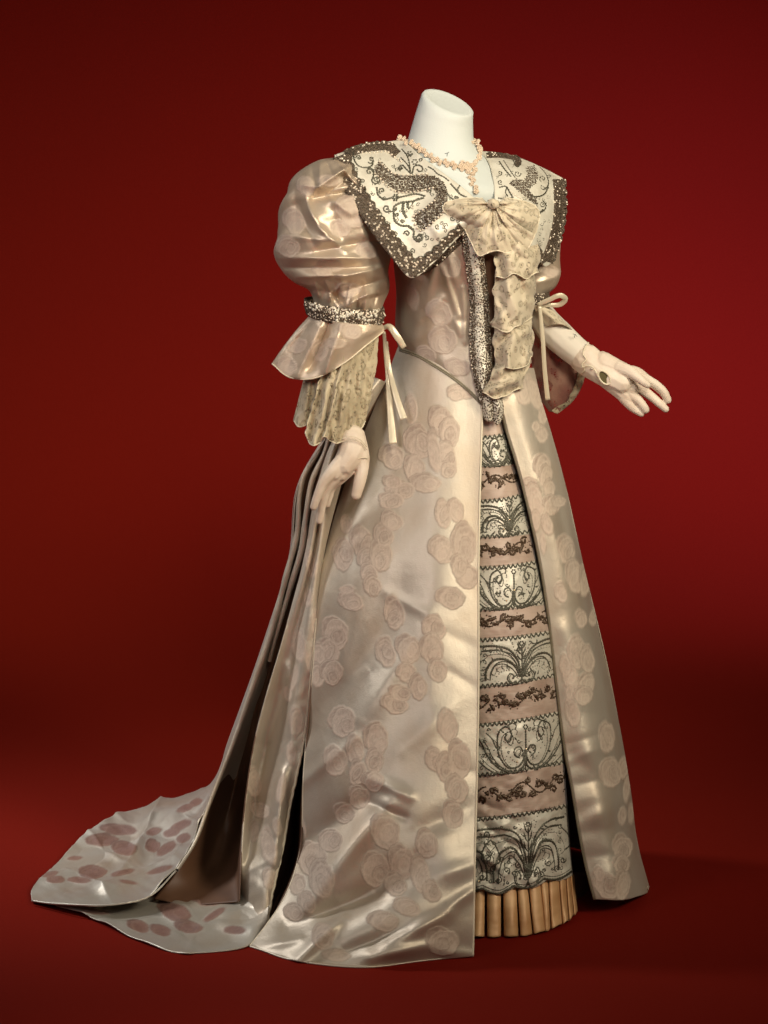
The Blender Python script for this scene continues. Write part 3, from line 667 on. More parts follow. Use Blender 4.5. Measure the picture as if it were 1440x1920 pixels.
for i in range(12):
    white = i % 2 == 1; amp = [0, .6, .5, .7, .6, .9, 1, 1.2, 1.5, 2.2, 2.6, 5.5][i]
    def dd(x, y, amp=amp, i=i):
        v = noise(x, y, 26, i + 1, (1, 1)) * amp + noise(x, y, 9, i + 2) * amp * .45 + (1.2 if i % 2 == 1 else 0)
        if i >= 10: v = v + ridges(x, y, [(893,1535,980,1600,9,-9),(893,1600,960,1640,8,9),(900,1560,1000,1580,8,6),(930,1530,1050,1512,10,5),(893,1500,945,1525,9,-8),(1000,1540,1065,1550,9,-5),(900,1640,960,1610,8,-7)])
        return v
    G = band_grid(yline(i), yline(i + 1), 2.4, dd)
    o = surf('satin_band' if white else 'chiffon_band', G, 'white satin' if white else 'rose chiffon', skirt, key='band%d' % i, solid=.0015)
    bands.append(o)
BK = ['band%d' % i for i in range(12)]
def mapper(i, hw):
    yt, yb = yline(i), yline(i + 1)
    def f(u, v):
        x = CX[i] + u * hw * (1.0 if u > 0 else 1.12); return (x, yt(x) + (yb(x) - yt(x)) * v)
    return f
def spiral(c, r, turns=1.3, a0=0, d=1, n=12):
    return [(c[0] + r * (1 - .85 * t) * math.cos(a0 + d * t * turns * 6.283), c[1] + r * (1 - .85 * t) * math.sin(a0 + d * t * turns * 6.283)) for t in np.linspace(0, 1, n)]
xlim = lambda y: xr(y) - 1.0
for i in range(1, 12):
    K = Cords(); B = []; PB = []; white = i % 2 == 1
    keys = ['band%d' % i, 'band%d' % max(i - 1, 0), 'band%d' % min(i + 1, 11)]
    H = YB[i + 1][0] - YB[i][0] if i < 11 else 130
    if white:
        hw = {1: 48, 3: 52, 5: 66, 7: 70, 9: 78, 11: 66}[i]; f = mapper(i, hw)
        typ = {1: 'B', 3: 'A', 5: 'B', 7: 'A', 9: 'B', 11: 'A'}[i]
        for cx_off in ((0,) if i not in (1, 11) else (0, -1.9)):
            g = lambda u, v: f(u + cx_off, v)
            for sg in (1, -1):
                M = lambda L: [g(sg * u, v) for u, v in L]
                if typ == 'A':
                    for L, r in (([(0.02,.82),(.10,.5),(.28,.28),(.6,.17),(1.0,.16)], 1.9), ([(0.05,.82),(.14,.55),(.32,.35),(.62,.25),(.95,.26)], 1.2), ([(.03,.86),(.2,.58),(.42,.45),(.66,.46),(.84,.66),(.86,.86)], 2.1),
                                 ([(.08,.85),(.25,.65),(.44,.55),(.62,.57),(.74,.74)], 1.1), ([(0,.9),(.1,.99),(.26,.97),(.34,.86),(.27,.77),(.19,.82),(.22,.88)], 1.4), ([(.95,.3),(1.12,.42),(1.15,.6),(1.02,.62)], 1.4)):
                        K.draw(M(L), keys, r * 1.1, xr=xlim); K.draw(M([(u * .87, .9 + (v - .9) * .86) for u, v in L]), keys, r * .6, xr=xlim)
                    for t in np.linspace(.1, .95, 8):
                        u = .3 + .62 * t; v = .30 + .03 * math.sin(t * 9); x, y = g(sg * u, v + .04 * t); z = hitz(keys, x, y)
                        if z and x < xlim(y): B.append((x, y, z + .7, 1.2))
                    for t in np.linspace(0, 1, 6):
                        for q in ((.1 + .16 * t, .42 - .34 * t), (.3 + .3 * t, .70 - .05 * math.sin(t * 3.1) + .1 * t)):
                            x, y = g(sg * q[0], q[1]); z = hitz(keys, x, y)
                            if z and x < xlim(y): B.append((x, y, z + .7, 1.3))
                    for q in (.18, .30, .42): K.draw(M([(0.0, q + .1), (.06, q + .05), (.11, q - .05)]), keys, 1.7, taper=True, xr=xlim)
                    for t in np.linspace(.2, .95, 5): K.draw(M([(.2 + .66 * t, .50 + .28 * t * t), (.22 + .66 * t, .58 + .25 * t * t), (.17 + .6 * t, .64 + .25 * t * t)]), keys, 1.2, taper=True, xr=xlim)
                else:
                    for L, r in (([(0.02,.60),(.05,.78),(.16,.90),(.34,.90),(.52,.72),(.60,.42),(.54,.16),(.40,.10),(.30,.24),(.36,.40),(.44,.32),(.39,.24)], 1.6), ([(0.0,.72),(.06,.92),(.22,1.0),(.5,.92),(.78,.66),(.95,.34),(1.05,.2)], 1.8),
                                 ([(.06,.60),(.12,.52),(.22,.54),(.22,.68),(.13,.72)], 1.3), ([(.62,.5),(.72,.3),(.84,.18)], 1.2), ([(.40,.10),(.28,.05),(.2,.1),(.22,.18)], 1.2), ([(.35,1.0),(.6,.98),(.9,.8),(1.1,.6)], 1.2)):
                        K.draw(M(L), keys, r * 1.1, xr=xlim); K.draw(M([(u * .87, .9 + (v - .9) * .86) for u, v in L]), keys, r * .6, xr=xlim)
                    for t in np.linspace(0, 1, 7):
                        for q in ((.18 + .28 * t, .80 - .42 * t * t), (.42 + .42 * t, .90 - .55 * t * t)):
                            x, y = g(sg * q[0], q[1]); z = hitz(keys, x, y)
                            if z and x < xlim(y): B.append((x, y, z + .7, 1.3))
                    for t in np.linspace(.1, 1, 5): K.draw(M([(.5 + .5 * t, .92 - .6 * t), (.58 + .5 * t, .84 - .55 * t), (.60 + .52 * t, .76 - .6 * t)]), keys, 1.3, taper=True, xr=xlim)
                for t in np.linspace(0, 1, 5):
                    c = g(sg * (.88 + .05 * t), .35 + .5 * t)
                    K.draw(spiral(c, 4.2, 1.1, t * 5, sg), keys, 1.0, xr=xlim)
            K.draw([g(0, .2), g(0.01, .5), g(0, .95)], keys, 1.7, xr=xlim)
            for a in range(6):
                c = g(0, .16); x = c[0] + 3.6 * math.cos(a * 1.05); y = c[1] + 3.6 * math.sin(a * 1.05); z = hitz(keys, x, y)
                if z: B.append((x, y, z + .8, 1.9))
            c = g(0.02, .58); z = hitz(keys, *c)
            if z and i in (3, 5, 9): PB.append((c[0], c[1], z + 1.4, 2.1)); c2 = g(-.18, .8); z2 = hitz(keys, *c2, z); PB.append((c2[0], c2[1], z2 + 1.4, 1.9))
        rr = random.Random(i)
        for q in range(46):
            u, v = rr.uniform(-1.3, 1.2), rr.uniform(.12, .9); c = f(u, v)
            if rr.random() < .5: K.draw(spiral(c, rr.uniform(2.8, 4.6), 1.1, rr.uniform(0, 6), rr.choice((-1, 1))), keys, 1.15, xr=xlim)
            else: a = rr.uniform(0, 6.28); K.draw([(c[0] - 4 * math.cos(a), c[1] - 4 * math.sin(a)), (c[0] + 1, c[1] + 1), (c[0] + 4 * math.cos(a), c[1] + 4 * math.sin(a))], keys, 1.7, taper=True, xr=xlim)
        for q in range(90):
            x, y = f(rr.uniform(-1.4, 1.2), rr.uniform(.1, .92)); z = hitz(keys, x, y)
            if z and x < xlim(y): B.append((x, y, z + .6, rr.uniform(.8, 1.3)))
        for which, sgn in ((i, 1), (i + 1, -1)):
            if which == 12: continue
            yl = yline(which); pts = []; x = 893.0; q = 0
            while x < 1075:
                pts.append((x, yl(x) + sgn * (1.2 + (4.6 if q % 2 else -1.0)))); x += 4.3; q += 1
            K.draw(pts, keys, 1.7, step=2.1, xr=xlim)
            for t in pts[::2]:
                z = hitz(keys, t[0], t[1])
                if z and t[0] < xlim(t[1]): B.append((t[0], t[1] - sgn * 1.5, z + .7, 1.25))
        if i == 11:
            yl = yline(12); pts = [(x, yl(x) - 2) for x in np.arange(893, 1073, 3.0)]
            K.draw(pts, keys, 2.4, step=2.4, xr=xlim); K.draw([(a, b_ - 6) for a, b_ in pts], keys, 1.0, xr=xlim)
            for c in ((935,1650),(925,1628),(950,1632),(965,1640),(985,1645),(1015,1640),(1028,1618),(1045,1628),(1055,1612),(905,1645),(915,1610),(912,1565),(940,1610),(972,1622)):
                K.draw(spiral(c, 6.5, 1.3, c[0], 1 if c[0] % 2 else -1), keys, 1.3, xr=xlim)
            z = hitz(keys, 898, 1652); PB.append((898, 1652, (z or 300) + 1.5, 2.3))
    else:
        yt, yb = yline(i), yline(i + 1); f = lambda x, v: (x, yt(x) + (yb(x) - yt(x)) * v); rr = random.Random(i * 7)
        x = 893 + rr.uniform(0, 5); v0 = rr.uniform(.3, .6); vine = []
        while x < 1085:
            vine.append(f(x, .42 + .16 * math.sin(x / 11 + i))); x += 7
        for a in range(0, len(vine) - 3, 1):
            if rr.random() < .8: K.draw(vine[a:a + 2], keys, 1.7, xr=xlim)
        x = 897 + rr.uniform(0, 8)
        while x < 1082:
            v = rr.uniform(.22, .62); c = f(x, v); k2 = rr.random()
            if k2 < .45: K.draw(spiral(c, rr.uniform(4.5, 7.5), 1.1, rr.uniform(0, 6), rr.choice((-1, 1))), keys, 2.5, xr=xlim)
            else:
                a = rr.uniform(-1.2, 1.2) + 1.57; ln = rr.uniform(7, 13)
                K.draw([(c[0] - ln * .6 * math.cos(a), c[1] - ln * .6 * math.sin(a)), (c[0] + 2.5, c[1]), (c[0] + ln * .6 * math.cos(a), c[1] + ln * .6 * math.sin(a))], keys, 3.6, taper=True, xr=xlim)
            for _ in range(6):
                q = (c[0] + rr.uniform(-7, 7), c[1] + rr.uniform(-8, 8)); z = hitz(keys, *q)
                if z and q[0] < xlim(q[1]): B.append((q[0], q[1], z + .7, rr.uniform(1.2, 2.2)))
            x += rr.uniform(5, 9)
    K.build('embroidery', 'bronze cord' if white else 'brown cord', bands[i])
    beads('beading', B, 'bronze cord' if white else 'brown cord', bands[i])
    beads('sequin', PB, 'gilt bead', bands[i])
# pleated ruffle below
PT = [(876,893),(890,909),(913,939),(943,967),(969,987),(990,1011),(1013,1027),(1028,1047),(1048,1060),(1061,1069),(1069,1076)]
PBm = [(872,886),(886,908),(914,939),(945,972),(976,998),(1001,1023),(1022,1032),(1034,1054),(1055,1066),(1067,1076),(1076,1083)]
def ybase(x): return np.interp(x, [870,930,975,1000,1022,1050,1066,1084], [1757,1756,1755,1751,1746,1735,1727,1708])
for (a, b_), (c, d) in zip(PT, PBm):
    rows = []
    for t in np.linspace(0, 1, 7):
        xl = a + (c - a) * t; xe = b_ + (d - b_) * t; mid_ = (xl + xe) / 2
        y = lambda x: 1640 + (ybase(x) - 1640) * t
        z = lambda x, o: (panel_z(min(x, xr(1700) - 1), 1655) - 17) * (1 - t) + (zfloor(ybase(x)) + 4) * t + o * (.5 + .5 * t)
        xl += 1.6
        xl -= 1.3
        rows.append([(xl + 3, y(xl), z(xl, -30)), (xl, y(xl), z(xl, -2)), (xl + 1.2, y(xl), z(xl, 7)), (mid_, y(mid_) + 1.5 * math.sin(a), z(mid_, 13 - 2.5 * math.sin(t * 6 + a))), (xe - 1, y(xe), z(xe, 6)), (xe - .3, y(xe), z(xe, 0)), (xe - 5, y(xe), z(xe, -34))])
    surf('pleat', rows, 'peach satin', skirt, 4, lambda x, y: noise(x, y, 30, 3, (.5, 1)) * 1.2, solid=.001)
surf('ruffle_base', [[(868, y, panel_z(900, 1640) - 44 + (y - 1640) * .1), (960, y, panel_z(960, 1640) - 46 + (y - 1640) * .1), (1030, y, panel_z(1030, 1640) - 46), (1066, y, panel_z(1070, 1640) - 56), (1100, y, 60), (1090, y, -60)] for y in (1636, 1690, 1700)], 'lining', skirt, 8)

# ------------------------------------------------------------------ bodice
bod = thing('bodice', 'ivory satin evening bodice with beaded sailor collar and puffed sleeves', 'bodice', tuple(W(865, 760, 0)))
FB = [(800,510,770,600,10,-5),(832,505,860,590,6,9),(845,530,868,600,7,-6),(815,500,800,570,9,8),(790,600,830,560,8,7),(775,640,820,610,12,7),(868,540,872,640,5,6),(855,600,862,625,6,5),(800,560,790,640,12,-5),(830,600,845,680,12,-4),(765,560,770,660,14,-6),(840,470,852,520,8,8)]
brows = [
 [(735,395,10),(755,395,60),(800,400,108),(865,405,124),(930,405,112),(985,395,70),(1015,390,0)],
 [(737,470,-20),(750,470,28),(790,475,84),(852,480,118),(912,480,114),(965,475,72),(1003,470,-5)],
 [(744,550,-28),(756,550,16),(790,552,62),(845,556,98),(900,556,100),(950,552,62),(986,550,-10)],
 [(742,605,-30),(754,606,14),(790,612,60),(845,620,94),(898,622,97),(948,615,62),(985,605,-8)],
 [(743,632,-26),(760,640,24),(800,655,70),(852,680,102),(902,700,110),(950,680,74),(990,645,-4)],
 [(748,652,-14),(775,661,42),(818,685,82),(863,716,110),(906,758,124),(955,722,92),(996,680,10)]]
surf('torso_panel', brows, 'bodice satin', bod, 2.2, lambda x, y: ridges(x, y, FB, 1.8) * .8 * np.clip((700 - y) / 60, 0, 1) + noise(x, y, 30, 4, (1.2, .7)) * 1.2, BL_BODICE, back=110, key='torso')
k = Cords()
for o_ in (0, 3.4): k.draw([(750,654+o_),(775,662+o_),(818,686+o_),(863,717+o_),(892,744+o_),(905,758+o_)], ['torso', 'front'], 1.7, 2.5, 3, .15)
k.build('waist_piping', 'corded piping', bod)
# near sleeve
SR = [((622,296),(664,290),48,18),((596,301),(682,312),50,52),((560,324),(702,340),52,82),((538,352),(714,378),54,98),((524,400),(722,418),54,108),((515,450),(729,455),54,112),((515,480),(732,486),54,110),
      ((524,506),(732,516),54,102),((552,530),(729,545),54,88),((580,545),(722,566),56,76),((586,556),(718,580),58,70),((590,575),(712,592),60,60)]
FS = [(548,345,598,350,8,9),(598,350,652,312,7,15),(590,372,668,358,7,-14),(612,362,662,330,6,-8),(640,330,668,355,6,-9),(575,372,604,432,8,11,4),(604,432,646,470,7,8),(560,385,585,450,9,-8),(535,440,640,455,10,7),(518,484,725,484,8,10),(530,502,700,502,7,-10),
 (600,470,728,445,8,-8),(560,520,640,515,7,9),(640,520,728,498,8,11),(650,545,722,522,7,-10),(655,572,705,550,8,13,-4),(600,535,640,565,7,-9),(615,560,640,532,6,8),(700,470,729,520,8,9),(552,350,556,425,11,-6),(625,400,640,450,11,-6),
 (665,380,690,460,10,8),(690,560,722,552,6,-8),(520,470,548,527,9,-6),(545,523,595,552,5,9),(620,372,655,400,7,7),(628,300,650,322,4,6),(610,302,625,330,4,-6),(600,305,600,345,5,5),(585,315,590,345,5,-5),(648,322,672,350,4,7),(655,340,690,372,4,-6),(670,350,700,385,5,6),
 (620,560,612,530,4,6),(635,575,632,540,4,-7),(648,578,655,540,4,6),(668,580,672,545,4,-6),(684,580,690,550,4,6),(700,578,706,550,4,-5),(600,562,592,535,4,5)]
def gather(x, y):
    e1 = np.clip((y - 505) / 75, 0, 1) ** 1.5 * 3.2 * (np.sin(x / 3.6 + 1.2 * np.sin(y / 30)) + .5 * np.sin(x / 2.1 + 2))
    sx = (x - 627) * .48 + (y - 291) * .88; dist = -((x - 627) * -.88 + (y - 291) * .48) * -1
    dl_ = np.abs((x - 627) * .88 - (y - 291) * .50)
    e2 = np.clip(1 - dl_ / 60, 0, 1) ** 1.3 * 3.6 * (np.sin(sx / 4.2 + dl_ / 30) + .5 * np.sin(sx / 2.6 + 1)) * np.clip((430 - y) / 60, 0, 1)
    return e1 + e2
ring = [(((a[0]+b_[0])/2, (a[1]+b_[1])/2, z), ((b_[0]-a[0])/2, (b_[1]-a[1])/2, 0), (0, 0, rz)) for a, b_, z, rz in SR]
sl = rings_mesh('sleeve', ring, 'sleeve satin', bod, n=260, step=2.2, disp=lambda x, y: gather(x, y) + ridges(x, y, FS) * 1.35 + noise(x, y, 40, 3, (.7, 1.5)) * 2.5 + noise(x, y, 14, 8, (.6, 1.4)) * .7, blobs=BL_SLEEVE, warp=.05, key='sleeve', cap=False, label='huge gathered puff sleeve nearest the viewer')
# cuff band
cb = rings_mesh('cuff_band', [((645,568,60),(74,8,0),(0,10,70)),((646,582,60),(75,9,0),(0,12,72)),((645,598,60),(70,10,0),(0,12,68))], 'bronze net', bod, n=90, step=3, disp=lambda x, y: noise(x, y, 14, 5) * 2, key='cuff', cap=False, solid=.002)
B = []; PB = []; WB = []
for _ in range(900):
    x = R_.uniform(571, 720); y = R_.uniform(562, 608) ; z = hitz(['cuff'], x, y)
    if z is None: continue
    q = R_.random(); (B if q < .62 else WB).append((x, y, z + .8, R_.uniform(1.0, 2.2)))
for _ in range(26):
    x = R_.choice((R_.uniform(571, 590), R_.uniform(708, 722))); y = R_.uniform(565, 606); z = hitz(['cuff'], min(max(x, 576), 716), y)
    if z: WB.append((x, y, z, 2.0))
beads('beading', B, 'bronze bead', cb); beads('pearl_beading', WB, 'pearl bead', cb)
FLW = []
for c in ((602,572),(626,580),(650,588),(676,590),(700,588),(585,575),(640,600),(688,603)):
    for a in range(7):
        q = (c[0] + R_.uniform(-9, 9), c[1] + R_.uniform(-7, 7)); z = hitz(['cuff'], *q)
        if z: FLW.append((q[0], q[1], z + 1.5, R_.uniform(2.2, 3.6)))
beads('flower_beading', FLW, 'white satin', cb)
k = Cords()
for c in ((625,582),(645,588),(668,584),(690,590),(705,584),(600,574),(585,566)):
    k.draw(spiral(c, 7, 1.2, c[0]), ['cuff'], 1.8, 1.2)
k.build('embroidery', 'pearl bead', cb)
# satin flounce
fl = [
 [(583,590,70),(600,596,112),(632,603,128),(668,607,128),(700,608,104),(716,608,70)],
 [(560,615,64),(590,622,110),(628,628,134),(668,628,132),(700,620,108),(718,612,72)],
 [(534,648,60),(572,662,108),(612,665,136),(655,652,136),(694,632,110),(719,616,74)],
 [(510,682,56),(545,708,104),(590,709,134),(643,682,138),(690,645,112),(720,621,76)]]
surf('flounce', fl, 'sleeve satin', bod, 2.2, lambda x, y: ridges(x, y, [(618,605,582,690,7,-20),(600,615,560,700,8,12),(640,610,612,695,9,14),(560,640,540,690,8,-6),(590,600,545,650,6,-8),(575,605,520,675,7,6)]) + noise(x, y, 22, 2) * 1.2, BL_FLOUNCE, label='stiff satin flounce flaring below the beaded cuff')
k = Cords(); e = spline(fl[-1], 4); e[:, 2] += 2; k.tube(e, 1.3, 6); k.build('flounce_edge', 'pale edging', bod)
# lace cuff under it
bot = [(553,789),(565,800),(574,797),(573,812),(577,826),(590,834),(601,828),(607,820),(616,824),(626,830),(638,830),(650,822),(662,812),(674,806),(685,790)]
lc = []
for t in (0, .12, .35, .6, .85, 1.0):
    row = []
    for i_, (bx, by) in enumerate(bot):
        u = i_ / (len(bot) - 1); tx = 598 + 113 * u; fl_ = t ** .8
        pz = (10 if i_ < 9 else 4) * fl_ * (1 if i_ % 2 else -1)
        row.append((tx + (bx - tx) * t ** 1.05 + 6 * math.sin(math.pi * t) * u, 604 + (by - 604) * t, 70 + 56 * math.sin(math.pi * min(u * 1.05, 1)) + 24 * t + pz))
    lc.append(row)
def dlc(x, y): return np.clip((y - 600) / 120, 0, 1) * (noise(x, y, 16, 4, (1.8, .5)) * 3.0 + 2.2 * np.sin(x / 2.6 + y / 60))
o = surf('lace_cuff', lc, 'cuff lace', bod, 2.0, dlc, warp=(1.2, 10), solid=.0006, label='deep gathered lace frill hanging over the lowered wrist')
k = Cords(); e = spline(lc[-1], 3); wx, wy = noise(e[:, 0], e[:, 1], 10, 3) * 1.2, noise(e[:, 0], e[:, 1], 10, 6) * 1.2; e[:, 2] += dlc(e[:, 0], e[:, 1]) + .5; e[:, 0] += wx; e[:, 1] += wy; k.tube(e, 1.2, 6, .3); k.build('lace_edge', 'pale edging', o)
surf('lace_cuff', [[(x + (4 if j_ % 2 else -3), y - (9 if j_ % 3 else 2) * t, z - 34) for j_, (x, y, z) in enumerate(r)] for r, t in zip(lc, (0, .1, .4, .6, .9, 1))], 'cuff lace', bod, 3, lambda x, y: np.sin(x / 3) * 3, solid=.0006, label='inner layer of the near lace frill')
# near ribbon
ribbon('ribbon', [(714,618,60),(728,612,68),(744,630,74),(758,652,72)], [6,12,13,10], bod, disp=1.5)
ribbon('ribbon', [(720,622,56),(723,660,54),(727,700,56),(731,760,78),(737,832,108)], [6,8,10,12,15], bod, disp=1.2)
ribbon('ribbon', [(724,640,52),(730,690,56),(742,740,80),(757,786,100)], [6,8,11,14], bod, disp=1.2)
# near collar
N0 = [(640,287,52),(672,274,42),(715,268,28),(750,264,20),(766,272,45),(800,302,88),(845,335,112),(885,368,124),(905,392,128)]
N2 = [(627,291,84),(640,330,118),(664,372,146),(690,412,162),(718,452,170),(772,521,166),(806,499,160),(848,456,148),(876,428,140)]
def lerp(a, b_, t, bz=0): return [tuple(p + (q - p) * t + (bz * math.sin(math.pi * t) if i == 2 else 0) for i, (p, q) in enumerate(zip(u, v))) for u, v in zip(a, b_)]
crow = [N0, lerp(N0, N2, .3, 14), lerp(N0, N2, .6, 16), lerp(N0, N2, .85, 8), N2]
col1 = surf('collar', crow, 'white satin', bod, 2.4, lambda x, y: noise(x, y, 30, 3) * 1.6 + ridges(x, y, [(700,300,760,330,9,5),(820,440,800,400,8,5)]) , key='col1', label='near half of the broad collar ending in a point over the sleeve')
edge1 = [(p[0], p[1]) for p in N2]
C1 = ['col1']
poly = band_poly([(632,293),(645,330),(668,372),(694,412),(722,452),(770,508)], 17, 6, 5, 17) 
poly2 = band_poly([(766,508),(802,490),(842,452),(868,432)], 6, 14, 0, 22)
def net_patch(poly_, keys, name, parent, s=3.0, off=1.0):
    return [(x, y, z + off - .9, r) for x, y, z, r in fill(poly_, keys, s, (1.9, 2.3), 0, .1)]
# dark net border as a strip along the edge
def strip(center, wl, wr_, keys, parent, name='beaded_border', off=1.6, wav=0, per=20, over=None):
    P = spline(center, 3); T = np.gradient(P, axis=0); T /= np.linalg.norm(T, axis=1)[:, None]; Nn = np.stack([T[:, 1], -T[:, 0]], -1)
    G = np.zeros((len(P), 9, 3))
    for i_, (p, nn) in enumerate(zip(P, Nn)):
        a = wl + wav * abs(math.sin(i_ * 3 * math.pi / per)); last = None
        zs = []
        for j_, u in enumerate(np.linspace(-wr_, a, 9)):
            q = p + nn * u; z = hitz(keys, q[0], q[1]); G[i_, j_] = (q[0], q[1], np.nan if z is None else z + off)
        c = G[i_, :, 2]; ok = ~np.isnan(c)
        c[~ok] = np.interp(np.flatnonzero(~ok), np.flatnonzero(ok), c[ok]) if ok.any() else (over or 100)
    from numpy import convolve
    for j_ in range(9):
        v = np.pad(G[:, j_, 2], 3, mode='edge'); G[:, j_, 2] = np.maximum(G[:, j_, 2], convolve(v, np.ones(7) / 7, 'valid'))
    BV['strip'] = BVHTree.FromPolygons([tuple(p) for p in G.reshape(-1, 3)], [tuple(map(int, f)) for f in grid_faces(len(P), 9)])
    return mesh(name, Wn(G.reshape(-1, 3)), grid_faces(len(P), 9), 'bronze net', parent, solid=.0015)
def border(center, wl, wr_, keys, parent, wav=0, per=20, n_pearl=30, s=2.9):
    o = strip(center, wl, wr_, keys, parent, wav=wav, per=per)
    B = fill(band_poly(center, wl, wr_, wav, per), ['strip'], s, (.9, 1.7), .5)
    P = [b for b in B if R_.random() < .12]; P = [(x, y, z + 1, R_.uniform(1.7, 2.6)) for x, y, z, r in P][:n_pearl]
    K = Cords(); e = np.array(band_poly(center, wl, wr_, wav, per)); K.draw(e[:len(e)//2], ['strip'] + list(keys), 1.2, .9)
    K.build('cord_outline', 'bronze cord', o)
    beads('beading', B, 'bronze bead', o); beads('pearl_beading', P, 'pearl bead', o)
    return o
border([(634,293),(646,330),(668,370),(693,410),(721,450),(768,507)], 19, 11, C1, col1, 5, 17, 110)
border([(764,510),(786,500),(806,490),(826,474),(848,452),(872,432)], 13, 15, C1 + ['torso'], col1, 4, 20, 60)
border([(645,290),(672,279),(705,273),(730,274),(745,290)], 6, 10, C1, col1, 2, 14, 4)
# scroll knot appliqué
kn = [(703,312),(712,303),(722,310),(735,325),(755,331),(790,329),(815,330),(832,342),(840,362),(839,385),(828,404),(797,430),(787,430),(774,408),(812,378),(820,364),(812,353),(795,356),(770,361),(745,361),(728,349),(711,336),(700,322)]
beads('applique_ground', fill(kn, C1, 3.2, (2.9, 3.4), -1.2, .15), 'bronze net', col1)
knB = fill(kn, C1, 3.4, (1.2, 2.3), 1.6); beads('applique_knot', knB, 'bronze bead', col1)
pr = []
for L in ([(703,325),(716,338),(730,352),(746,360),(770,360),(795,356),(812,352)], [(815,376),(795,392),(776,405),(788,432),(812,416),(836,392)], [(672,285),(700,286),(725,284),(742,296),(752,302)], [(665,276),(690,268),(715,266),(735,268)], [(712,303),(735,324),(770,328),(800,326)]):
    pr += along(L, C1, 7.0, 2.4, 4.0)
pr += [(x, y, (hitz(C1, x, y + 8) or 40) + 1, 2.0) for x, y in ((683,272),(692,270),(701,269),(711,268),(720,268),(729,270),(662,277))]
beads('pearl_beading', pr, 'pearl bead', col1)
K = Cords()
def sp(c, r, a0=0, d=1, rr=1.9, keys=C1): K.draw(spiral(c, r, 1.25, a0, d), keys, rr)
for L, r in (([(663,285),(664,300),(671,311),(683,315),(697,311),(700,300)],1.6),([(684,315),(698,318),(700,330),(697,340),(703,345),(711,341),(711,334),(705,334)],1.6),([(706,352),(709,366),(720,374),(735,371)],1.7),
    ([(727,397),(738,396),(744,390)],1.4),([(742,372),(760,368),(780,364),(798,368)],1.7),([(738,402),(739,388),(750,381),(772,378),(795,371)],1.8),([(738,400),(740,414),(752,423),(768,425),(776,434),(776,446),(785,453),(792,447),(790,440),(784,441)],1.9),
    ([(756,381),(755,395),(762,409)],2.4),([(765,379),(764,388),(768,392)],2.4),([(785,372),(776,378),(772,384)],1.4),([(771,330),(766,312),(752,296)],1.3),([(771,330),(762,290),(754,280)],1.3),([(772,328),(779,311),(790,312),(793,319),(787,322),(782,318)],1.5),
    ([(770,326),(762,318),(753,310),(748,315),(751,322)],1.5),([(803,313),(812,318),(820,326),(832,332),(842,340)],1.3),([(845,345),(853,354),(862,364),(876,371)],1.6),([(862,348),(858,356),(862,364)],1.4),([(838,362),(846,372),(856,376)],1.4),
    ([(765,288),(770,292),(775,289)],1.6),([(700,302),(694,308),(690,304)],1.4),([(855,385),(868,380),(880,378)],1.2)):
    K.draw(L, C1, r * 1.25)
for c, r, a, d in (((672,297),5.5,3,1),((692,323),6.5,0,-1),((705,336),5,1,1),((716,358),6,2,1),((725,391),7.5,1,1),((763,438),6,3,1),((785,447),6,0,-1),((803,358),5.5,1,-1),((752,317),4.5,2,1),((855,370),4,0,1),((754,414),4,0,1),((745,403),4,2,1),((697,298),4.5,1,1)):
    sp(c, r, a, d)
for c, r, a, d in (((690,372),5,1,1),((705,405),5,3,-1),((726,418),5,0,1),((740,438),5.5,2,-1),((752,462),5.5,4,1),((773,470),5,1,-1),((772,490),4.5,0,1),((800,445),5,2,-1),((820,425),5,1,1),((668,318),5,1,1),((680,340),4.5,3,1),((758,352),0.1,0,1),((790,300),4,2,1),((812,306),4,0,-1),((745,318),4,2,1),((862,392),5,1,-1),((848,410),5,0,1),((860,415),4,2,1)):
    if r > 1: sp(c, r, a, d, 1.5)
inner = [(655,300),(690,298),(745,290),(770,296),(800,320),(840,352),(868,385),(850,420),(815,460),(775,488),(745,455),(715,415),(690,372),(668,335)]
cnt = 0
while cnt < 46:
    q = (R_.uniform(655, 868), R_.uniform(290, 488))
    if inside(inner, *q) and not inside(kn, *q): sp(q, R_.uniform(3.0, 4.6), R_.uniform(0, 6), R_.choice((-1, 1)), 1.15); cnt += 1
K.build('embroidery', 'bronze cord', col1)
fb = []
for cx_, cy_ in ((778,304),(742,369),(741,372),(768,289)):
    for a in range(6):
        x, y = cx_ + 4.5 * math.cos(a * 1.05), cy_ + 4.5 * math.sin(a * 1.05); z = hitz(C1, x, y)
        if z: fb.append((x, y, z + 1, 2.3))
beads('beading', fb, 'bronze cord', col1)
# far collar
cr = [
 [(899,284,-34),(935,287,-42),(975,297,-60),(1015,314,-75),(1054,334,-92)],
 [(917,308,14),(960,322,26),(1000,336,10),(1036,350,-25),(1057,362,-74)],
 [(926,345,56),(965,360,64),(1002,375,42),(1036,390,-5),(1057,400,-64)],
 [(929,385,88),(966,402,88),(1000,415,62),(1030,428,20),(1051,438,-44)],
 [(945,430,104),(975,442,88),(1003,455,62),(1022,465,28),(1042,470,-20)],
 [(985,470,84),(1000,480,64),(1012,490,48),(1022,500,28),(1034,492,0)]]
col2 = surf('collar', cr, 'white satin', bod, 2.4, lambda x, y: noise(x, y, 26, 6) * 1.4, key='col2', label='far half of the broad collar over the other shoulder')
C2 = ['col2']
border([(1046,336),(1048,365),(1048,395),(1044,425),(1038,450),(1024,490)], 12, 10, C2, col2, 4, 17, 50)
border([(1022,492),(1012,478),(1002,462)], 6, 8, C2, col2, 3, 14, 8)
border([(912,292),(940,292),(972,303),(966,312)], 4, 5, C2, col2, 2, 14, 6)
kn2 = [(985,315),(1000,311),(1008,325),(1005,345),(990,356),(1004,372),(1008,385),(998,380),(975,362),(955,345),(965,336),(980,338),(988,330)]
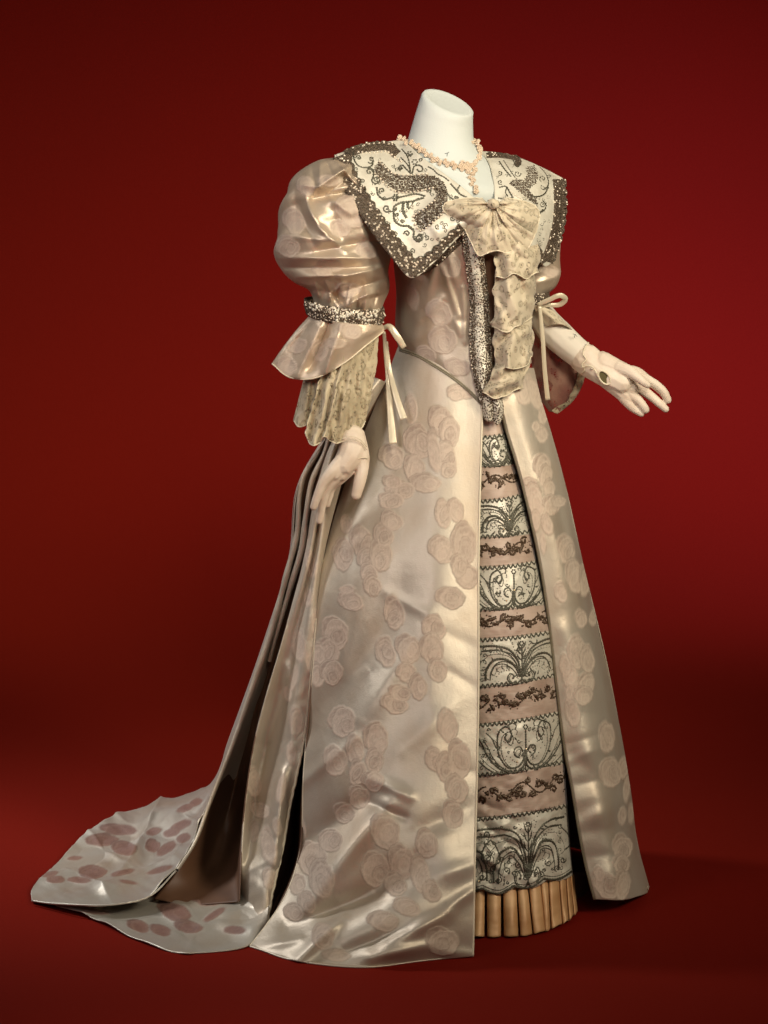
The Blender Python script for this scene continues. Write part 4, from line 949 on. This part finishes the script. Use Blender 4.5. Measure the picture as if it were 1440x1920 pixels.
beads('applique_ground', fill(kn2, C2, 3.2, (2.9, 3.3), -1.2, .15), 'bronze net', col2)
knB = fill(kn2, C2, 3.4, (1.2, 2.2), 1.4)
beads('applique_knot', knB, 'bronze bead', col2)
K = Cords()
for c, r, a, d in (((970,326),6.5,0,1),((1017,336),6.5,2,1),((1018,352),5,4,-1),((1016,383),6,0,1),((938,342),5,1,1),((937,325),5,2,-1),((1028,330),4,0,1)): sp(c, r, a, d, 1.5, C2)
for L, r in (([(1012,315),(1020,323),(1026,334),(1027,348),(1020,356)],1.5),([(990,366),(1005,369),(1020,364),(1027,352)],1.6),([(995,372),(1006,384),(1004,395),(1018,396),(1023,384),(1016,376)],1.6),([(936,352),(948,350),(956,362),(962,372)],1.6),([(934,372),(948,373),(962,371)],1.6),
    ([(936,304),(946,318),(958,332)],1.6),([(944,302),(956,320),(966,334)],1.3),([(1003,396),(1012,398),(1018,393)],1.8),([(950,352),(948,362),(952,368)],1.3),([(962,302),(970,314),(976,308)],1.5)):
    K.draw(L, C2, r * 1.2)
inner2 = [(925,300),(970,310),(1030,345),(1036,420),(1015,470),(1000,440),(960,392),(940,375)]
cnt = 0
while cnt < 24:
    q = (R_.uniform(925, 1036), R_.uniform(300, 470))
    if inside(inner2, *q) and not inside(kn2, *q): sp(q, R_.uniform(3.0, 4.4), R_.uniform(0, 6), R_.choice((-1, 1)), 1.15, C2); cnt += 1
K.build('embroidery', 'bronze cord', col2)
beads('pearl_beading', along([(958,360),(975,372),(992,384),(1004,392)], C2, 5, 2, 2), 'pearl bead', col2)
# far sleeve
SR2 = [((960,300),(1020,318),-95,20),((940,350),(1046,360),-95,60),((935,420),(1052,430),-95,80),((940,480),(1050,488),-95,80),((945,510),(1051,516),-90,70),((960,535),(1040,540),-80,55),((975,548),(1026,552),-75,45)]
ring = [(((a[0]+b_[0])/2, (a[1]+b_[1])/2, z), ((b_[0]-a[0])/2, (b_[1]-a[1])/2, 0), (0, 0, rz)) for a, b_, z, rz in SR2]
rings_mesh('sleeve', ring, 'sleeve satin', bod, n=120, step=3, disp=lambda x, y: ridges(x, y, [(1015,500,1050,508,6,-8),(1010,530,1045,520,6,6)]), blobs=[(1035,510,16,10)], cap=False, label='far puff sleeve mostly hidden behind the collar')
cb = rings_mesh('cuff_band', [((1005,545,-60),(24,2,0),(0,6,48)),((1006,560,-58),(25,3,0),(0,8,50)),((1005,576,-56),(23,4,0),(0,8,46))], 'bronze net', bod, n=60, step=3, key='cuff2', cap=False, solid=.002)
B = [[], []]
for _ in range(260):
    x = R_.uniform(982, 1030); y = R_.uniform(545, 584); z = hitz(['cuff2'], x, y)
    if z is not None: B[R_.random() < .3].append((x, y, z + .8, R_.uniform(1.0, 2.1)))
beads('beading', B[0], 'bronze bead', cb); beads('pearl_beading', B[1], 'pearl bead', cb)
ribbon('ribbon', [(1008,572,8),(1030,562,14),(1052,554,16),(1060,560,10),(1052,570,4),(1030,572,2),(1010,574,4)], [7,9,9,10,9,8,6], bod, disp=1)
ribbon('ribbon', [(1012,574,10),(1018,640,12),(1021,690,12),(1027,750,10)], [6,8,8,9], bod, disp=1)
surf('lace_cuff', [[(996,575,-10),(1010,572,5),(1030,576,-6)],[(1010,590,-6),(1032,594,8),(1052,596,-14)],[(1024,612,-4),(1052,608,8),(1078,622,-14)]], 'lace', bod, 2.4, lambda x, y: np.sin(x / 4) * 1.5, solid=.0006, label='edge of far lace frill folded over the forearm')
far = [
 [(985,585,-70),(1005,582,-50),(1030,590,-75)],
 [(992,650,-75),(1020,650,-50),(1055,660,-80)],
 [(1000,700,-80),(1035,705,-52),(1094,690,-70)],
 [(1012,745,-80),(1045,750,-52),(1086,728,-68)],
 [(1030,772,-78),(1045,772,-56),(1062,760,-66)]]
surf('lace_cuff', far, 'net lace', bod, 2.6, lambda x, y: np.sin(x / 6) * 3, solid=.0006, label='sheer net frill hanging below the far forearm')
surf('lace_cuff', [[(1085,690,-64),(1094,688,-62),(1100,690,-64)],[(1078,722,-60),(1086,720,-58),(1092,722,-60)],[(1062,748,-58),(1070,748,-56),(1076,750,-58)],[(1034,770,-58),(1040,774,-56),(1046,776,-58)]], 'cuff lace', bod, 2, lambda x, y: np.sin(y / 3) * 2, solid=.0008, label='pale lace edging of the far net frill')
# centre trim
ct = [
 [(866,432,134),(884,432,142),(902,436,140)],
 [(872,490,122),(891,490,134),(908,490,130)],
 [(880,550,104),(898,550,118),(915,550,112)],
 [(881,610,104),(900,610,118),(918,610,112)],
 [(881,660,112),(902,660,126),(922,660,118)],
 [(888,705,124),(904,705,134),(921,705,128)],
 [(900,752,134),(908,752,140),(917,752,136)]]
tr_ = surf('centre_trim', ct, 'white satin', bod, 2.4, lambda x, y: noise(x, y, 12, 3) * 1.5 + 3, key='trim')
tp = [(866,432),(874,500),(881,560),(881,640),(884,700),(900,752),(916,752),(922,680),(919,620),(914,540),(906,480),(902,436)]
B = [b_ for b_ in fill(tp, ['trim'], 3.0, (1.0, 1.9), .7) if R_.random() < (.4 if b_[1] < 540 else .85)]
for side in (1, -1):
    L = [(867,440),(875,500),(882,560),(882,640),(886,700),(901,745)] if side > 0 else [(901,440),(907,490),(914,550),(918,610),(921,665),(919,710),(914,750)]
    for w_ in (0, 2.5, 5, 8): B += along([(x + side * w_, y) for x, y in L], ['trim'], 3.0, 2.0, 1.0, jit=1.2)
beads('beading', B, 'bronze bead', tr_)
beads('pearl_beading', along([(867,440),(875,500),(881,560),(881,640),(885,700)], ['trim'], 8, 1.9, 2.4, jit=2) + [b_ for b_ in fill(tp, ['trim'], 15, (1.2, 1.9), 2.0)], 'pearl bead', tr_)
surf('placket', [[(903,470,118),(922,478,112),(930,485,100)],[(914,550,100),(928,550,96),(934,550,80)],[(917,620,100),(930,620,96),(934,620,84)],[(920,680,108),(928,680,104),(932,690,90)]], 'lining', bod, 3, label='rust coloured lining showing beside the beaded strip')
# two beaded tabs under the point
for rows in ([[(903,742,136),(913,742,142),(924,744,138)],[(905,765,136),(915,766,142),(925,768,138)],[(908,785,136),(916,790,140),(925,788,136)]],
             [[(921,742,136),(930,742,140),(940,744,132)],[(924,765,138),(934,766,142),(944,768,134)],[(926,788,138),(932,796,140),(940,788,134)]]):
    tb = surf('beaded_tab', rows, 'white satin', bod, 2.4, lambda x, y: noise(x, y, 10, 2) + 3, key='tab')
    pl = [rows[0][0][:2], rows[1][0][:2], rows[2][0][:2], rows[2][1][:2], rows[2][2][:2], rows[1][2][:2], rows[0][2][:2]]
    B = [b_ for b_ in fill(pl, ['tab'], 2.8, (1.1, 2.0), .8) if R_.random() < .75 or b_[1] > 775]
    B += along([p for p in pl], ['tab'], 2.6, 1.9, 1.0, jit=1); beads('beading', B, 'bronze bead', tb)
# lace bow and jabot
def dl(seed, amp): return lambda x, y: noise(x, y, 17, seed) * amp + noise(x, y, 7, seed + 1) * amp * .35
def fan(x, y, cx_, cy_, n, amp, seed):
    a = np.arctan2(y - cy_, x - cx_); r = np.hypot(x - cx_, y - cy_)
    return amp * np.clip(r / 55, 0, 1) * (np.sin(a * n + seed) + .5 * np.sin(a * n * 1.9 + seed * 2 + r / 14)) * .7 + noise(x, y, 15, seed) * 1.6
def polar(name, outer, zc, zo, bul, n, amp, seed, label, c=(926, 382)):
    O = spline(outer, 5); rows = []
    for t in (0.04, .2, .45, .75, 1.0):
        rows.append([(c[0] + (x - c[0]) * t, c[1] + (y - c[1]) * t + 4 * math.sin(math.pi * t), zc + (zo(x) - zc) * t + bul * math.sin(math.pi * t)) for x, y in O])
    def d(x, y):
        a = np.arctan2(y - c[1], x - c[0]); r = np.hypot(x - c[0], y - c[1]); k = np.clip(r / 40, .1, 1)
        return k * amp * (np.sin(a * n + seed) + .6 * np.sin(a * n * 2.3 + seed * 2 + r / 22) + .25 * np.sin(a * n * 5 + r / 9)) + k * noise(x, y, 13, seed) * 1.6
    o = surf(name, rows, 'lace', bod, 2.0, d, solid=.001, label=label)
    k = Cords(); e = np.array([(x, y, zo(x)) for x, y in O]); e[:, 2] += d(e[:, 0], e[:, 1]) + .5; k.tube(e, 1.1, 6, .3); k.build('lace_edge', 'pale edging', o)
polar('bow_tail', [(866,412),(872,430),(884,455),(900,480),(915,474),(932,470),(950,474),(968,468),(985,470),(996,456),(1003,440)], 148, lambda x: 158 - max(x - 930, 0) * .45 - max(915 - x, 0) * .3, 12, 10, 3.2, 7, 'fan of lace spreading below the bow knot')
polar('bow_loop', [(905,372),(880,371),(852,375),(834,382),(830,390),(840,403),(858,412),(880,424),(900,432)], 152, lambda x: 150, 20, 9, 3.0, 2, 'left loop of the gauzy bow')
polar('bow_loop', [(944,371),(965,373),(990,380),(1006,388),(1012,402),(1009,420),(1003,440),(985,446),(960,440)], 152, lambda x: 140 - max(x - 950, 0) * .6, 20, 8, 3.2, 4, 'right loop of the gauzy bow')
rings_mesh('bow_knot', [((914,381,162),(0,6,0),(0,0,8)),((924,382,168),(0,10,0),(0,0,10)),((936,383,162),(0,6,0),(0,0,8))], 'lace', bod, n=20, step=2)
tiers = [
 [[(925,462,138),(955,458,150),(985,458,132),(1004,456,96)],[(927,495,142),(955,492,158),(988,494,138),(1012,496,98)],[(928,520,140),(955,514,160),(985,520,138),(1010,512,100)]],
 [[(928,505,130),(955,505,148),(985,505,126),(1000,505,86)],[(926,560,134),(952,560,156),(982,560,134),(1002,556,88)],[(924,615,134),(950,622,158),(980,610,136),(1000,592,90)]],
 [[(928,590,128),(955,590,144),(982,590,120),(998,592,80)],[(926,640,132),(955,645,154),(985,640,128),(1000,640,80)],[(930,690,138),(958,692,158),(980,690,130),(996,668,84)]],
 [[(930,660,128),(950,660,144),(970,660,126),(988,660,90)],[(922,700,140),(942,705,158),(966,705,140),(990,695,100)],[(905,735,146),(928,746,160),(950,742,146),(982,722,108)]]]
def jz(x, y, q):
    d = x * math.cos(.5 * q - .5) + y * math.sin(.5 * q - .5)
    return 5.5 * np.sin(d / 5.5 + q * 2 + 1.6 * np.sin(y / 21 + q)) + noise(x, y, 24, q + 1) * 4 + noise(x, y, 11, q + 3, (1.5, .6)) * 1.6
for q, t in enumerate(tiers):
    o = surf('jabot_tier', t, 'lace', bod, 2.0, lambda x, y, q=q: jz(x, y, q), warp=(4.5, 17), solid=.001, label=['first', 'second', 'third', 'lowest'][q] + ' crumpled tier of the hanging lace jabot')
    k = Cords(); e = spline(t[-1], 3); wx, wy = noise(e[:, 0], e[:, 1], 17, 3) * 4.5, noise(e[:, 0], e[:, 1], 17, 6) * 4.5; e[:, 0] += wx; e[:, 1] += wy; e[:, 2] += jz(e[:, 0] - wx, e[:, 1] - wy, q) + 1; k.tube(e, 1.2, 6, .2); k.build('lace_edge', 'pale edging', o)

# ------------------------------------------------------------------ gloves
gl = thing('glove', 'pale cloth glove on the lowered hand in front of the side pleats', 'glove', tuple(W(655, 985, 120)), 'pair of pale gloves')
fused('hand', [
 [(660,822,110,26),(662,838,114,27),(656,856,122,24),(646,872,128,20)],
 [(668,838,112,22),(676,858,116,17),(678,880,120,13),(674,905,124,11.5),(668,928,126,9.5)],
 [(655,850,118,22),(640,872,128,17),(628,888,132,14)],
 [(664,850,118,18),(654,872,126,14),(640,890,128,12)],
 [(640,866,130,15),(622,886,136,12.5),(606,906,136,10),(596,928,132,8.5),(588,950,126,7)],
 [(648,876,126,14),(630,894,128,12),(614,916,124,9.5),(605,944,116,8),(599,976,106,7)],
 [(652,882,120,13),(636,898,118,11.5),(622,912,112,9.5),(617,930,104,8),(613,945,98,7)],
 [(646,880,110,12),(628,900,100,10),(612,925,92,8),(604,950,86,7)]], 'glove kid', gl, 1.3, 5)
k = Cords()
for pts in ([(640,824,139),(655,818,143),(672,822,141),(688,838,130)], [(641,829,140),(656,823,144),(672,827,142),(688,843,130)], [(690,860,128),(680,858,137),(668,862,139)]): k.tube(spline(pts, 3), .7, 6)
k.build('seam', 'pale edging', gl)
g2 = thing('glove', 'pale cloth glove with an open wrist hole on the outstretched hand', 'glove', tuple(W(1180, 780, 20)), 'pair of pale gloves')
fused('hand', [
 [(1098,673,-4,30.5),(1112,684,0,29),(1126,694,6,27),(1145,706,14,25),(1165,718,20,22)],
 [(1120,688,4,26),(1145,712,10,22),(1165,732,14,18),(1178,748,16,13)],
 [(1130,680,8,22),(1155,690,16,18),(1175,696,22,14)],
 [(1140,700,10,24),(1165,722,14,20),(1182,728,16,16)],
 [(1160,690,22,15),(1178,696,32,12),(1196,708,40,9.5),(1206,716,42,8),(1214,722,42,6.5)],
 [(1172,702,12,17),(1190,700,12,14),(1212,712,10,10.5),(1232,724,8,9.5),(1246,738,8,8.5),(1252,750,8,7.5)],
 [(1178,716,10,15),(1200,728,8,11),(1222,744,6,9),(1238,758,8,8),(1248,767,8,7)],
 [(1172,730,14,15),(1186,742,20,10.5),(1198,752,24,9),(1206,762,24,8.5),(1210,768,22,8)],
 [(1160,730,14,15),(1172,748,18,11),(1184,762,20,9),(1194,770,20,7.5),(1202,775,18,7)]], 'glove kid', g2, 1.3, 4)
# wrist opening: rim and a dark disc coloured as the shade inside
c0 = np.array([1133, 708, 40.0]); a_ = np.linspace(0, 6.283, 40); rx_, ry_ = 14, 10
E = np.array([(c0[0] + rx_ * math.cos(t) * .78 + ry_ * math.sin(t) * -.3, c0[1] + rx_ * math.cos(t) * .62 + ry_ * math.sin(t) * .95, c0[2] - .12 * rx_ * math.cos(t) - 2 * math.sin(t) - 3) for t in a_])
k = Cords(); k.tube(E, 1.8, 8); k.tube(spline([(1092,690,26),(1100,686,30),(1110,688,34),(1118,698,38),(1122,708,38)], 3), 1.1, 6); k.build('opening_rim', 'pale edging', g2)
Vd = np.concatenate([c0[None] - [[0, 0, 3.5]], E - [[0, 0, 1.0]]]); mesh('wrist_opening', Wn(Vd), [(0, i_, i_ + 1) for i_ in range(1, 40)], 'glove hole shade', g2)
k = Cords(); k.tube(spline([(1104,642,10),(1097,652,18),(1093,664,25),(1099,674,27),(1091,684,27),(1096,694,22),(1090,700,14)], 3), 1.0, 6); k.build('cuff_edge', 'pale edging', g2)
for x, y, z in ((1110,691,32),):
    beads('button', [(x, y, z, 3.2)], 'pearl bead', g2, kind='thing')

# ------------------------------------------------------------------ necklace
nk = thing('necklace', 'pale coral rosette necklace with short pendant round the neck', 'necklace', tuple(W(835, 300, 60)))
me0 = None
vs, fs = ico2(); rn = random.Random(4); Vr = []; Fr = []; k_ = 0
for a in range(9):
    rad = 1.0 if a == 0 else .62; t = a * .785
    off = np.array([0, -.3, 0]) if a == 0 else np.array([math.cos(t) * .85, -.25 - .3 * (a % 2), math.sin(t) * .85])
    Vr.append(ICO_V * rad * (.75) + off); Fr += [tuple(map(int, f + k_)) for f in ICO_F]; k_ += 12
me0 = bpy.data.meshes.new('rosette'); me0.from_pydata([tuple(v) for v in np.concatenate(Vr)], [], Fr); me0.materials.append(MATS['coral'])
path = spline([(750,258),(760,264),(778,274),(797,286),(816,299),(840,306),(862,313),(880,314),(893,303),(900,286),(898,272),(889,263)], 7.2)
pend = [(868,305),(872,315),(884,310),(890,318),(878,322),(886,326),(880,332),(888,338),(884,344),(891,350),(893,358),(864,312),(876,307)]
allp = [(x, y, 4.0) for x, y in path] + [(x + 2, y - 4, 3.0) for x, y in path[1:-1:2]] + [(x - 2, y + 4, 3.0) for x, y in path[::2]] + [(x, y, 4.2) for x, y in pend]
nkc = Cords()
for i_, (x, y, s_) in enumerate(allp):
    zb = hitz(['body', 'col1'], x, y, None)
    if zb is None: zb = 8
    if zb < -20: zb = 0
    o = bpy.data.objects.new('rosette', me0); COL.objects.link(o); o.parent = nk
    o.location = W(x + rn.uniform(-.8, .8), y + rn.uniform(-.8, .8), zb + 4) - nk.location
    s2 = s_ * PX * rn.uniform(.85, 1.15); o.scale = (s2, s2, s2); o.rotation_euler = (rn.uniform(-.5, .5), rn.uniform(0, 6.28), rn.uniform(-.5, .5))
